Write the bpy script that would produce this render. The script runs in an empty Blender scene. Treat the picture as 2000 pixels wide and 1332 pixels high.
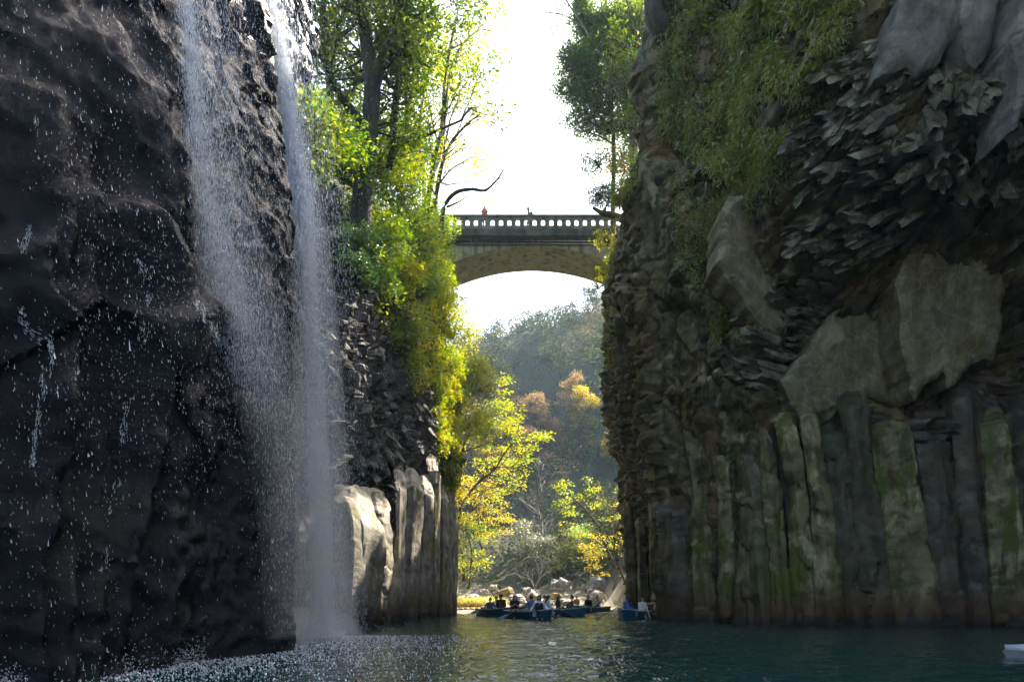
import bpy, math, random, time
import numpy as np
from mathutils import Vector, Matrix, Euler
T0 = time.time()
scene = bpy.context.scene
COL = scene.collection
# ------------------------------------------------------------------ camera, sky, sun, exposure
CZ = 1.1                      # eye height of somebody sitting in a boat
F, CX, HZ = 1333.3, 1000.0, 1165.0   # focal length and horizon of the photograph in its own pixels
cam_d = bpy.data.cameras.new('camera'); cam = bpy.data.objects.new('camera', cam_d); COL.objects.link(cam)
cam.location = (0, 0, CZ); cam.rotation_euler = (math.radians(90), 0, 0)
cam_d.sensor_width = 36; cam_d.lens = 24.0; cam_d.shift_y = 0.2495
cam_d.clip_start = 0.1; cam_d.clip_end = 3000
scene.camera = cam
SUN_AZ, SUN_EL = 44.0, 51.0    # azimuth measured from +Y (view direction) towards +X
world = bpy.data.worlds.new('World'); scene.world = world; world.use_nodes = True
wn = world.node_tree; bgn = wn.nodes['Background']
sky = wn.nodes.new('ShaderNodeTexSky'); sky.sky_type = 'NISHITA'; sky.sun_disc = False
sky.sun_elevation = math.radians(SUN_EL); sky.sun_rotation = math.radians(SUN_AZ)
sky.air_density = 1.0; sky.dust_density = 4.0; sky.ozone_density = 1.0
wn.links.new(sky.outputs[0], bgn.inputs[0]); bgn.inputs[1].default_value = 0.15
sun_d = bpy.data.lights.new('sun', 'SUN'); sun = bpy.data.objects.new('sun', sun_d); COL.objects.link(sun)
sun_d.energy = 5.0; sun_d.angle = math.radians(0.5); sun_d.color = (1.0, 0.94, 0.84)
_d = Vector((math.sin(math.radians(SUN_AZ))*math.cos(math.radians(SUN_EL)), math.cos(math.radians(SUN_AZ))*math.cos(math.radians(SUN_EL)), math.sin(math.radians(SUN_EL))))
sun.rotation_euler = _d.to_track_quat('Z', 'Y').to_euler(); sun.location = (0, 0, 80)
scene.view_settings.view_transform = 'Standard'; scene.view_settings.look = 'None'
scene.view_settings.exposure = 2.05; scene.view_settings.gamma = 1.0
scene.view_settings.use_curve_mapping = False
scene.view_settings.use_white_balance = True; scene.view_settings.white_balance_temperature = 6750; scene.view_settings.white_balance_tint = 10
scene.cycles.use_denoising = True
scene.cycles.max_bounces = 6; scene.cycles.diffuse_bounces = 3; scene.cycles.glossy_bounces = 3
scene.cycles.transmission_bounces = 4; scene.cycles.transparent_max_bounces = 12; scene.cycles.volume_bounces = 1
scene.cycles.sample_clamp_indirect = 6.0
scene.cycles.use_adaptive_sampling = True; scene.cycles.adaptive_threshold = 0.03

# ------------------------------------------------------------------ small tools
def W(px, py, Y):             # a point at distance Y whose picture position is (px, py)
    return np.array(((px-CX)/F*Y, Y, CZ-(py-HZ)/F*Y))
def WX(px, Y): return (px-CX)/F*Y
def WZ(py, Y): return CZ-(py-HZ)/F*Y
def sst(a, b, x):
    t = np.clip((x-a)/(b-a), 0, 1); return t*t*(3-2*t)
def hsh(i, j, k, seed):
    h = (i.astype(np.int64)*374761393 + j.astype(np.int64)*668265263 + k.astype(np.int64)*2147483647 + seed*1274126177) & 0xffffffff
    h = ((h ^ (h >> 13))*1274126177) & 0xffffffff
    h = ((h ^ (h >> 15))*2246822519) & 0xffffffff
    return ((h ^ (h >> 16)) & 0xffffff)/16777216.0
def vnoise(p, seed=0):
    f = np.floor(p); t = p-f; t = t*t*(3-2*t); i, j, k = f[..., 0], f[..., 1], f[..., 2]
    r = 0
    for a in (0, 1):
        wa = t[..., 0] if a else 1-t[..., 0]
        for b in (0, 1):
            wb = t[..., 1] if b else 1-t[..., 1]
            for c in (0, 1):
                wc = t[..., 2] if c else 1-t[..., 2]
                r = r + wa*wb*wc*hsh(i+a, j+b, k+c, seed)
    return r*2-1
def fbm(p, octv=4, seed=0, gain=0.5):
    r = 0; a = 1.0; q = np.asarray(p, float)
    for o in range(octv):
        r = r + a*vnoise(q, seed+o*17); a *= gain; q = q*2.03+11.7
    return r
def ridged(p, octv=3, seed=0):
    r = 0; a = 1.0; q = np.asarray(p, float)
    for o in range(octv):
        r = r + a*(1-2*np.abs(vnoise(q, seed+o*17))); a *= 0.5; q = q*2.1+5.3
    return r
def facet(p, seed, tilt=1.0, step=1.0):
    """broken rock: every cell of a cellular pattern is a plane of its own height and slope"""
    ip = np.floor(p); sh = p.shape[:-1]
    F1 = np.full(sh, 9e9); F2 = np.full(sh, 9e9); best = np.zeros(p.shape); bv = np.zeros(p.shape)
    for a in (-1, 0, 1):
        for b in (-1, 0, 1):
            for c in (-1, 0, 1):
                q = ip+np.array((a, b, c), float)
                pt = q+np.stack([hsh(q[..., 0], q[..., 1], q[..., 2], seed+m)*0.9+0.05 for m in (1, 2, 3)], -1)
                v = p-pt; d = (v*v).sum(-1)
                near = d < F1
                F2 = np.where(near, F1, np.minimum(F2, d))
                F1 = np.where(near, d, F1)
                best = np.where(near[..., None], q, best); bv = np.where(near[..., None], v, bv)
    h = hsh(best[..., 0], best[..., 1], best[..., 2], seed+9)
    n = np.stack([hsh(best[..., 0], best[..., 1], best[..., 2], seed+m)-0.5 for m in (11, 12, 13)], -1)
    return step*(h-0.5)+tilt*2*(bv*n).sum(-1), np.sqrt(F2)-np.sqrt(F1), h

def mk_mesh(name, verts, faces, mat=None, smooth=True):
    """faces: an (n,3)/(n,4) array or a list of such arrays"""
    me = bpy.data.meshes.new(name)
    fl = faces if isinstance(faces, list) else [faces]
    fl = [np.asarray(f, np.int32) for f in fl if len(f)]
    v = np.ascontiguousarray(verts, dtype=np.float32)
    me.vertices.add(len(v)); me.vertices.foreach_set('co', v.ravel())
    lv = np.concatenate([f.ravel() for f in fl]); tot = np.concatenate([np.full(len(f), f.shape[1], np.int32) for f in fl])
    st = np.concatenate([[0], np.cumsum(tot)[:-1]]).astype(np.int32)
    me.loops.add(len(lv)); me.loops.foreach_set('vertex_index', lv)
    me.polygons.add(len(tot)); me.polygons.foreach_set('loop_start', st)
    try: me.polygons.foreach_set('loop_total', tot)
    except Exception: pass
    me.polygons.foreach_set('use_smooth', np.full(len(tot), bool(smooth)))
    me.update(calc_edges=True)
    if mat: me.materials.append(mat)
    return me
def link(name, me, parent=None, loc=None, rot=None, scale=None):
    o = bpy.data.objects.new(name, me); COL.objects.link(o)
    if parent: o.parent = parent
    if loc is not None: o.location = loc
    if rot is not None: o.rotation_euler = rot
    if scale is not None: o.scale = scale
    return o
def tag(o, label=None, cat=None, group=None, kind=None):
    if label: o['label'] = label
    if cat: o['category'] = cat
    if group: o['group'] = group
    if kind: o['kind'] = kind
    return o
def thing(name, label, cat, loc=(0, 0, 0), rz=0, group=None):
    o = bpy.data.objects.new(name, None); COL.objects.link(o); o.empty_display_size = 0.2
    o.location = loc; o.rotation_euler = (0, 0, rz)
    return tag(o, label, cat, group)
class Geo:
    """collects vertices and faces of one mesh"""
    def __init__(s): s.v = []; s.q = []; s.t = []; s.n = 0
    def add(s, v, q=None, t=None):
        v = np.asarray(v, float).reshape(-1, 3)
        if q is not None and len(q): s.q.append(np.asarray(q, np.int64)+s.n)
        if t is not None and len(t): s.t.append(np.asarray(t, np.int64)+s.n)
        s.v.append(v); s.n += len(v); return s
    def mesh(s, name, mat, smooth=True, sharp=0):
        fs = []
        if s.q: fs.append(np.concatenate(s.q))
        if s.t: fs.append(np.concatenate(s.t))
        me = mk_mesh(name, np.concatenate(s.v), fs, mat, smooth)
        if sharp: me.set_sharp_from_angle(angle=math.radians(sharp))
        return me
    def box(s, c, size, R=None):
        c = np.asarray(c, float); h = np.asarray(size, float)/2
        v = np.array([(x, y, z) for x in (-1, 1) for y in (-1, 1) for z in (-1, 1)], float)*h
        if R is not None: v = v@np.asarray(R).T
        return s.add(v+c, [(0, 1, 3, 2), (4, 6, 7, 5), (0, 4, 5, 1), (2, 3, 7, 6), (0, 2, 6, 4), (1, 5, 7, 3)])
    def tube(s, pts, rad, n=6, cap=True):
        pts = np.asarray(pts, float); m = len(pts); rad = np.broadcast_to(np.asarray(rad, float), (m,))
        t = np.gradient(pts, axis=0); t /= np.linalg.norm(t, axis=1)[:, None]+1e-9
        ref = np.where(np.abs(t[:, 2:3]) > 0.9, np.array([[1.0, 0, 0]]), np.array([[0, 0, 1.0]]))
        a = np.cross(t, ref); a /= np.linalg.norm(a, axis=1)[:, None]+1e-9; b = np.cross(t, a)
        an = np.arange(n)/n*2*np.pi
        v = pts[:, None]+rad[:, None, None]*(a[:, None]*np.cos(an)[None, :, None]+b[:, None]*np.sin(an)[None, :, None])
        i = np.arange(m-1)[:, None]*n; j = np.arange(n)[None]; k = (j+1) % n
        q = np.stack([i+j, i+k, i+n+k, i+n+j], -1).reshape(-1, 4)
        v = v.reshape(-1, 3); tr = []
        if cap:
            v = np.concatenate([v, pts[:1], pts[-1:]]); c0 = m*n
            tr = [(c0, (x+1) % n, x) for x in range(n)]+[(c0+1, (m-1)*n+x, (m-1)*n+(x+1) % n) for x in range(n)]
        return s.add(v, q, tr)

# ------------------------------------------------------------------ materials
def new_mat(name):
    m = bpy.data.materials.new(name); m.use_nodes = True; nt = m.node_tree
    for n in list(nt.nodes): nt.nodes.remove(n)
    out = nt.nodes.new('ShaderNodeOutputMaterial'); return m, nt, out
class N:
    def __init__(s, nt): s.nt = nt
    def node(s, t, **k):
        n = s.nt.nodes.new(t)
        for a, b in k.items(): setattr(n, a, b)
        return n
    def set(s, n, i, v):
        if isinstance(v, bpy.types.NodeSocket): s.nt.links.new(v, n.inputs[i])
        else: n.inputs[i].default_value = v
    def math(s, op, a, b=0.0, clamp=False):
        n = s.node('ShaderNodeMath', operation=op, use_clamp=clamp); s.set(n, 0, a); s.set(n, 1, b); return n.outputs[0]
    def mix(s, f, a, b):
        n = s.node('ShaderNodeMix', data_type='RGBA'); s.set(n, 0, f)
        for i, v in ((6, a), (7, b)):
            if isinstance(v, tuple) and len(v) == 3: v = v+(1,)
            s.set(n, i, v)
        return n.outputs[2]
    def pos(s): return s.node('ShaderNodeNewGeometry').outputs['Position']
    def obj(s): return s.node('ShaderNodeTexCoord').outputs['Object']
    def scale(s, vec, sc):
        n = s.node('ShaderNodeMapping'); s.set(n, 0, vec); n.inputs['Scale'].default_value = sc; return n.outputs[0]
    def noise(s, vec, sc, det=4, rough=0.55, dist=0.0):
        n = s.node('ShaderNodeTexNoise'); s.set(n, 'Vector', vec); n.inputs['Scale'].default_value = sc
        n.inputs['Detail'].default_value = det; n.inputs['Roughness'].default_value = rough; n.inputs['Distortion'].default_value = dist
        return n.outputs[0]
    def voro(s, vec, sc, feat='F1', out=0):
        n = s.node('ShaderNodeTexVoronoi', feature=feat); s.set(n, 'Vector', vec); n.inputs['Scale'].default_value = sc; return n.outputs[out]
    def ramp(s, f, a, b):     # 0 below a, 1 above b
        n = s.node('ShaderNodeMapRange', interpolation_type='SMOOTHSTEP'); s.set(n, 0, f); n.inputs[1].default_value = a; n.inputs[2].default_value = b
        return n.outputs[0]
    def bump(s, h, st, dist=0.05, prev=None):
        n = s.node('ShaderNodeBump'); s.set(n, 'Height', h); n.inputs['Strength'].default_value = st; n.inputs['Distance'].default_value = dist
        if prev is not None: s.nt.links.new(prev, n.inputs['Normal'])
        return n.outputs[0]
def simple(name, col, rough=0.6, noise=0.0, nscale=8.0, metal=0.0, bump=0.0, spec=0.5):
    m, nt, out = new_mat(name); n = N(nt); p = n.node('ShaderNodeBsdfPrincipled')
    c = tuple(col)+(1,)
    if noise > 0:
        f = n.noise(n.obj(), nscale, 5)
        dark = tuple(x*(1-noise) for x in col); lite = tuple(min(1, x*(1+noise)) for x in col)
        n.set(p, 'Base Color', n.mix(n.ramp(f, 0.3, 0.7), dark, lite))
        if bump: n.set(p, 'Normal', n.bump(f, bump, 0.02))
    else: p.inputs['Base Color'].default_value = c
    p.inputs['Roughness'].default_value = rough; p.inputs['Metallic'].default_value = metal; p.inputs['Specular IOR Level'].default_value = spec
    nt.links.new(p.outputs[0], out.inputs[0]); return m
def rock_mat(name, dark, mid, lite, moss=0.0, rough=0.75, bump=0.5, stain=True, streak=0.0, warm=0.0, spec=0.3, mosscol=(0.045, 0.06, 0.008), fine=14.0, tint=False, veins=0.0):
    m, nt, out = new_mat(name); n = N(nt); p = n.node('ShaderNodeBsdfPrincipled'); P = n.pos()
    big = n.noise(P, 0.35, 3); md = n.noise(P, 1.7, 6, 0.62); fn = n.noise(P, fine, 6, 0.7)
    col = n.mix(n.ramp(md, 0.33, 0.66), dark, mid)
    col = n.mix(n.math('MULTIPLY', n.ramp(n.noise(P, 0.9, 5, 0.6, 0.6), 0.5, 0.7), 0.8), col, lite)
    col = n.mix(n.math('MULTIPLY', n.ramp(fn, 0.55, 0.75), 0.35), col, lite)
    vs = n.noise(n.scale(P, (1.0, 1.0, 0.09)), 2.3, 5, 0.6)          # run-off streaks down the face
    if warm: col = n.mix(n.math('MULTIPLY', n.ramp(n.noise(P, 0.55, 4, 0.6), 0.48, 0.65), warm), col, (0.17, 0.10, 0.035))
    if streak: col = n.mix(n.math('MULTIPLY', n.ramp(vs, 0.5, 0.68), streak), col, tuple(x*0.35 for x in dark))
    ms = n.ramp(n.math('ADD', n.noise(P, 0.8, 6, 0.65), n.math('MULTIPLY', n.math('SUBTRACT', vs, 0.5), 0.8)), 0.54, 0.64)
    if moss: col = n.mix(n.math('MULTIPLY', ms, moss), col, mosscol)
    oi = n.node('ShaderNodeObjectInfo').outputs['Random']      # alike posts differ in tint
    if tint: col = n.mix(n.math('MULTIPLY', n.ramp(oi, 0.35, 0.9), 0.7), col, (0.035, 0.033, 0.024)); col = n.mix(n.math('MULTIPLY', n.math('MULTIPLY', n.math('SUBTRACT', 1.0, n.ramp(oi, 0.0, 0.3)), ms), 0.8), col, (0.075, 0.095, 0.010))
    if veins:                                                        # pale mineral veins and lichen flecks
        wv = n.node('ShaderNodeVectorMath', operation='ADD'); nv = n.node('ShaderNodeTexNoise'); n.set(nv, 'Vector', P); nv.inputs['Scale'].default_value = 2.5; sv = n.node('ShaderNodeVectorMath', operation='SCALE'); n.set(sv, 0, nv.outputs[1]); sv.inputs[3].default_value = 0.5
        n.set(wv, 0, P); n.set(wv, 1, sv.outputs[0])
        ve = n.voro(wv.outputs[0], 1.1, 'DISTANCE_TO_EDGE'); col = n.mix(n.math('MULTIPLY', n.math('SUBTRACT', 1.0, n.ramp(ve, 0.008, 0.03)), veins), col, tuple(min(1, x*1.5) for x in lite))
        col = n.mix(n.math('MULTIPLY', n.ramp(n.noise(P, 22, 4, 0.7), 0.58, 0.66), 0.5), col, tuple(x*0.5 for x in dark))
    rgh = rough
    if stain:                                                        # the band the river keeps wet, rust above it
        z = n.node('ShaderNodeSeparateXYZ'); n.set(z, 0, P)
        zz = n.math('ADD', z.outputs[2], n.math('MULTIPLY', n.math('SUBTRACT', vs, 0.5), 1.6))
        col = n.mix(n.math('MULTIPLY', n.math('SUBTRACT', 1.0, n.ramp(zz, 0.5, 1.5)), 0.75), col, (0.07, 0.035, 0.014))
        wet = n.math('SUBTRACT', 1.0, n.ramp(zz, 0.1, 0.5)); col = n.mix(n.math('MULTIPLY', wet, 0.8), col, (0.012, 0.012, 0.01))
    n.set(p, 'Base Color', col); p.inputs['Roughness'].default_value = rgh; p.inputs['Specular IOR Level'].default_value = spec
    pits = n.voro(P, 9.0)
    b = n.bump(n.noise(P, 5.0, 8, 0.7), bump, 0.12); b = n.bump(n.math('ADD', fn, n.math('MULTIPLY', pits, 0.5)), bump*0.6, 0.03, b)
    n.set(p, 'Normal', b)
    nt.links.new(p.outputs[0], out.inputs[0]); return m
def leaf_mat(name, c1, c2, c3=None, trans=0.5, gloss=0.12):
    """thin leaves: the light comes through them; every leaf has its own tint"""
    m, nt, out = new_mat(name); n = N(nt)
    g = n.node('ShaderNodeNewGeometry'); r = g.outputs['Random Per Island']
    big = n.ramp(n.noise(g.outputs['Position'], 0.7, 3), 0.35, 0.65)
    col = n.mix(n.math('ADD', n.math('MULTIPLY', r, 0.6), n.math('MULTIPLY', big, 0.4)), c1, c2)
    if c3: col = n.mix(n.math('MULTIPLY', n.ramp(n.math('ADD', n.math('MULTIPLY', r, 0.45), n.math('MULTIPLY', n.noise(g.outputs['Position'], 0.45, 3), 0.9)), 0.62, 0.85), 0.9), col, c3)
    d = n.node('ShaderNodeBsdfDiffuse'); n.set(d, 0, col)
    t = n.node('ShaderNodeBsdfTranslucent')
    hv = n.node('ShaderNodeHueSaturation'); n.set(hv, 'Color', col); hv.inputs['Saturation'].default_value = 1.2; hv.inputs['Value'].default_value = 2.3
    n.set(t, 0, hv.outputs[0])
    mx = n.node('ShaderNodeMixShader'); mx.inputs[0].default_value = trans
    nt.links.new(d.outputs[0], mx.inputs[1]); nt.links.new(t.outputs[0], mx.inputs[2])
    gl = n.node('ShaderNodeBsdfGlossy'); gl.inputs['Roughness'].default_value = 0.35; gl.inputs['Color'].default_value = (1, 1, 1, 1)
    m2 = n.node('ShaderNodeMixShader'); m2.inputs[0].default_value = gloss*0.5
    nt.links.new(mx.outputs[0], m2.inputs[1]); nt.links.new(gl.outputs[0], m2.inputs[2])
    nt.links.new(m2.outputs[0], out.inputs[0]); return m
def bark_mat(name, c1, c2, moss=0.0):
    m, nt, out = new_mat(name); n = N(nt); p = n.node('ShaderNodeBsdfPrincipled'); P = n.pos()
    f = n.noise(n.scale(P, (1, 1, 0.18)), 9, 6, 0.65)
    col = n.mix(n.ramp(f, 0.35, 0.65), c1, c2)
    if moss: col = n.mix(n.math('MULTIPLY', n.ramp(n.noise(P, 1.3, 5), 0.45, 0.62), moss), col, (0.05, 0.07, 0.012))
    n.set(p, 'Base Color', col); p.inputs['Roughness'].default_value = 0.9; n.set(p, 'Normal', n.bump(f, 0.7, 0.05))
    nt.links.new(p.outputs[0], out.inputs[0]); return m

# ------------------------------------------------------------------ cliff sheets
def spline(pts, n=3000):
    P = np.asarray(pts, float); P = np.concatenate([2*P[:1]-P[1:2], P, 2*P[-1:]-P[-2:-1]])
    k = len(P)-3; t = np.linspace(0, k-1e-9, n); i = t.astype(int); u = (t-i)[:, None]
    p0, p1, p2, p3 = P[i], P[i+1], P[i+2], P[i+3]
    return 0.5*((2*p1)+(-p0+p2)*u+(2*p0-5*p1+4*p2-p3)*u*u+(-p0+3*p1-3*p2+p3)*u**3)
def cliff_sheet(name, plan, ds, nz, H, D, side, mat, back=14.0, nback=14, fine=1.0):
    """a rock wall that follows a curve on the river's edge, with relief D(s, z) along its normal and a plateau behind its top"""
    c = spline(plan); dl = np.linalg.norm(np.diff(c, axis=0), axis=1)
    mid = (c[1:]+c[:-1])/2; w = np.concatenate([[0], np.cumsum(dl/ds(mid[:, 0], mid[:, 1]))])
    m = int(w[-1])+1; q = np.stack([np.interp(np.linspace(0, w[-1], m), w, c[:, a]) for a in (0, 1)], -1)
    t = np.gradient(q, axis=0); k = np.ones(31)/31
    tp = np.pad(t, ((15, 15), (0, 0)), mode='edge'); t = np.stack([np.convolve(tp[:, a], k, 'valid') for a in (0, 1)], -1)
    t /= np.linalg.norm(t, axis=1)[:, None]; nrm = np.stack([t[:, 1], -t[:, 0]], -1)*side
    s = np.concatenate([[0], np.cumsum(np.linalg.norm(np.diff(q, axis=0), axis=1))])
    Hs = H(q[:, 0], q[:, 1]); zz = np.linspace(0, 1, nz) if fine >= 1 else np.concatenate([np.linspace(0, fine, int(nz*0.92)), np.linspace(fine, 1, nz-int(nz*0.92)+1)[1:]])
    Z = -0.8+zz[None]*(Hs[:, None]+0.8); X = np.repeat(q[:, :1], nz, 1); Y = np.repeat(q[:, 1:], nz, 1); S = np.repeat(s[:, None], nz, 1)
    P3 = np.stack([X, Y, Z], -1); Yc = np.maximum(Y, 4.0)
    px = CX+F*X/Yc; py = HZ-F*(Z-CZ)/Yc
    d, dt = D(P3, S, px, py, Hs)
    V = P3.copy(); V[..., 0] += nrm[:, None, 0]*d+t[:, None, 0]*dt; V[..., 1] += nrm[:, None, 1]*d+t[:, None, 1]*dt
    top = V[:, -1:]; bk = (np.arange(1, nback+1)/nback)**1.5*back
    B = np.repeat(top, nback, 1); B[..., 0] -= nrm[:, None, 0]*bk[None]; B[..., 1] -= nrm[:, None, 1]*bk[None]
    B[..., 2] += 0.25*bk[None]+0.5*fbm(B*0.5, 3, 77)
    V = np.concatenate([V, B], 1); M, K = V.shape[:2]
    i = np.arange(M-1)[:, None]*K; j = np.arange(K-1)[None]
    f = np.stack([i+j, i+j+1, i+K+j+1, i+K+j], -1).reshape(-1, 4)
    if side > 0: f = f[:, ::-1]
    o = link(name, mk_mesh(name, V.reshape(-1, 3), f, mat)); o.data.set_sharp_from_angle(angle=math.radians(38))
    tag(o, kind='structure')
    G = np.stack([np.gradient(V, axis=0), np.gradient(V, axis=1)]); nn = np.cross(G[0], G[1]); nn /= np.linalg.norm(nn, axis=-1)[..., None]+1e-9
    nn *= np.sign((nn[..., 0]*nrm[:, None, 0]+nn[..., 1]*nrm[:, None, 1]+0.3*nn[..., 2]).mean())
    return o, V, nn
class Depth:
    """looks up the nearest rock along a line of sight, to set things on the rock"""
    def __init__(s, V, nn, cell=5):
        v = V.reshape(-1, 3); n = nn.reshape(-1, 3); ok = v[:, 1] > 4; v = v[ok]; n = n[ok]
        s.v, s.n = v, n; px = CX+F*v[:, 0]/v[:, 1]; py = HZ-F*(v[:, 2]-CZ)/v[:, 1]
        s.d = {}; s.cell = cell
        keep = (px > -200) & (px < 2200) & (py > -200) & (py < 1400); idx = np.nonzero(keep)[0]
        idx = idx[np.argsort(-v[idx, 1])]
        s.g = np.full((2400//cell+1, 1600//cell+1), -1)
        s.g[((px[idx]+200)//cell).astype(int), ((py[idx]+200)//cell).astype(int)] = idx
    def at(s, px, py):
        a, b = int((px+200)//s.cell), int((py+200)//s.cell)
        for r in range(0, 6):
            blk = s.g[max(0, a-r):a+r+1, max(0, b-r):b+r+1]; blk = blk[blk >= 0]
            if len(blk):
                k = blk[np.argmin(s.v[blk, 1])]; return s.v[k].copy(), s.n[k].copy()
        return None, None
def poly_in(px, py, poly):
    poly = np.asarray(poly, float); r = np.zeros(px.shape, bool); j = len(poly)-1
    for i in range(len(poly)):
        a, b = poly[i], poly[j]
        c = ((a[1] > py) != (b[1] > py)) & (px < (b[0]-a[0])*(py-a[1])/((b[1]-a[1]) if b[1] != a[1] else 1e-9)+a[0])
        r ^= c; j = i
    return r
# ------------------------------------------------------------------ water
m, nt, out = new_mat('river_water'); n = N(nt); p = n.node('ShaderNodeBsdfPrincipled'); P = n.pos()
p.inputs['Base Color'].default_value = (0.003, 0.028, 0.025, 1); p.inputs['Roughness'].default_value = 0.015; p.inputs['IOR'].default_value = 1.33
w1 = n.noise(n.scale(P, (1.0, 0.75, 1)), 5.5, 3, 0.55); w2 = n.noise(P, 14.0, 2, 0.5)
n.set(p, 'Normal', n.bump(n.math('ADD', w1, n.math('MULTIPLY', w2, 0.4)), 0.8, 0.05))
nt.links.new(p.outputs[0], out.inputs[0]); M_water = m
ys = np.concatenate([np.linspace(-30, 6, 20)[:-1], 6*(46/6)**np.linspace(0, 1, 430), np.linspace(46.3, 80, 70)])
xs = np.concatenate([np.linspace(-40, -9, 30)[:-1], np.linspace(-9, 18, 270), np.linspace(18.5, 60, 40)])
gx, gy = np.meshgrid(xs, ys, indexing='ij')
p3 = np.stack([gx, gy, gx*0], -1)
amp = 0.35+0.65*sst(-4, 3, gx)*(1-sst(6.5, 10, gx)*0.6)
splash = np.exp(-((gx+4.6)/1.6)**2)*sst(7, 9, gy)*(1-sst(19, 22, gy))
gz = 1.25*amp*(0.020*vnoise(p3*np.array((0.9, 1.4, 1)), 5)+0.018*vnoise(p3*np.array((2.2, 3.4, 1)), 6)+0.024*np.abs(vnoise(p3*np.array((4.2, 7.5, 1)), 7))+0.012*vnoise(p3*np.array((7, 12, 1)), 17)) + 0.03*splash*vnoise(p3*7, 8)
V = np.stack([gx, gy, gz], -1); M, K = gx.shape
i = np.arange(M-1)[:, None]*K; j = np.arange(K-1)[None]
link('water', mk_mesh('water', V.reshape(-1, 3), np.stack([i+j, i+K+j, i+K+j+1, i+j+1], -1).reshape(-1, 4), M_water))
tag(bpy.data.objects['water'], 'dark teal river with small glittering ripples', None, kind='structure')

# ------------------------------------------------------------------ the land behind: river bed, banks, wooded hill
def land(x, y):
    q = np.stack([x, y, x*0], -1)
    hill = 58*sst(0, 1, (y-70)/84+0.05*vnoise(q*0.05, 3))*(1+0.006*np.clip(x, -60, 60))*(1-0.25*sst(180, 240, y)) + 2.2*fbm(q*0.09, 4, 9)*sst(72, 90, y)
    left = np.clip((-x-4.9-0.10*(y-46)+0.8*vnoise(q*0.3, 4))*1.55, -3, 29+0.05*np.clip(y, 0, 90))*sst(44, 50, y)
    rght = np.clip((x-9.5+0.02*(y-46)+0.8*vnoise(q*0.3, 5))*1.6, -3, 30)*sst(43, 47, y)
    beach = -0.9+1.7*sst(62, 73, y)+0.4*vnoise(q*0.4, 6)
    left = np.where(left <= 0.05, -0.9, left); rght = np.where(rght <= 0.05, -0.9, rght)
    return np.maximum(np.maximum(np.maximum(hill*sst(66, 80, y), left), rght), beach)
xs = np.concatenate([np.linspace(-150, -40, 40)[:-1], np.linspace(-40, 45, 110), np.linspace(46, 150, 40)]); ys = np.concatenate([np.linspace(-60, 38, 12), np.linspace(40, 100, 90), np.linspace(101, 250, 90)])
gx, gy = np.meshgrid(xs, ys, indexing='ij'); gz = np.where(gy < 43, -0.9, land(gx, gy)); gz = gz + 0.15*fbm(np.stack([gx, gy, gz], -1)*0.8, 3, 5)*(gz > -0.5)
m, nt, out = new_mat('hillside_earth'); n = N(nt); p = n.node('ShaderNodeBsdfPrincipled'); P = n.pos()
zc = n.node('ShaderNodeSeparateXYZ'); n.set(zc, 0, P)
low = n.math('SUBTRACT', 1.0, n.ramp(n.math('ADD', zc.outputs[2], n.math('MULTIPLY', n.noise(P, 0.6, 4), 2)), 2.0, 4.0))
col = n.mix(n.ramp(n.noise(P, 0.5, 7, 0.65), 0.4, 0.6), (0.05, 0.042, 0.026), (0.035, 0.05, 0.02))
col = n.mix(n.math('MULTIPLY', low, 0.85), col, (0.33, 0.28, 0.2)); n.set(p, 'Base Color', col); p.inputs['Roughness'].default_value = 0.95
n.set(p, 'Normal', n.bump(n.noise(P, 2.0, 8, 0.7), 0.9, 0.3)); nt.links.new(p.outputs[0], out.inputs[0])
V = np.stack([gx, gy, gz], -1); M, K = gx.shape; i = np.arange(M-1)[:, None]*K; j = np.arange(K-1)[None]
hill = link('hill', mk_mesh('hill', V.reshape(-1, 3), np.stack([i+j, i+K+j, i+K+j+1, i+j+1], -1).reshape(-1, 4), m))
tag(hill, 'steep wooded hillside beyond the far bank', kind='structure')

# ------------------------------------------------------------------ rock materials
M_rockR = rock_mat('gorge_rock', (0.026, 0.021, 0.011), (0.135, 0.110, 0.052), (0.33, 0.28, 0.15), moss=0.8, rough=0.7, bump=0.7, streak=0.75, warm=0.6)
M_rockL = rock_mat('sunny_rock', (0.05, 0.045, 0.038), (0.12, 0.105, 0.085), (0.27, 0.24, 0.19), moss=0.35, rough=0.7, bump=0.75, streak=0.5, warm=0.3)
M_col = rock_mat('column_rock', (0.055, 0.048, 0.022), (0.19, 0.165, 0.072), (0.40, 0.35, 0.175), moss=1.0, rough=0.6, bump=0.35, streak=0.75, warm=0.15, mosscol=(0.075, 0.095, 0.008), tint=True)
M_cold = rock_mat('dark_column_rock', (0.030, 0.027, 0.019), (0.085, 0.076, 0.052), (0.18, 0.165, 0.12), moss=0.5, rough=0.6, bump=0.4, streak=0.7, warm=0.25)
M_slab = rock_mat('pale_slab_rock', (0.11, 0.094, 0.052), (0.22, 0.188, 0.105), (0.34, 0.30, 0.18), moss=0.25, rough=0.8, bump=0.4, stain=False, streak=0.35, warm=0.35, mosscol=(0.16, 0.14, 0.02), veins=0.22, fine=18)
M_slabg = rock_mat('grey_slab_rock', (0.13, 0.12, 0.095), (0.25, 0.232, 0.185), (0.38, 0.355, 0.28), moss=0.15, rough=0.85, bump=1.0, stain=False, streak=0.1, fine=18)
M_plate = rock_mat('broken_rock', (0.055, 0.047, 0.030), (0.19, 0.166, 0.108), (0.40, 0.36, 0.25), moss=0.35, rough=0.7, bump=0.6, stain=False, streak=0.3)
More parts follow.
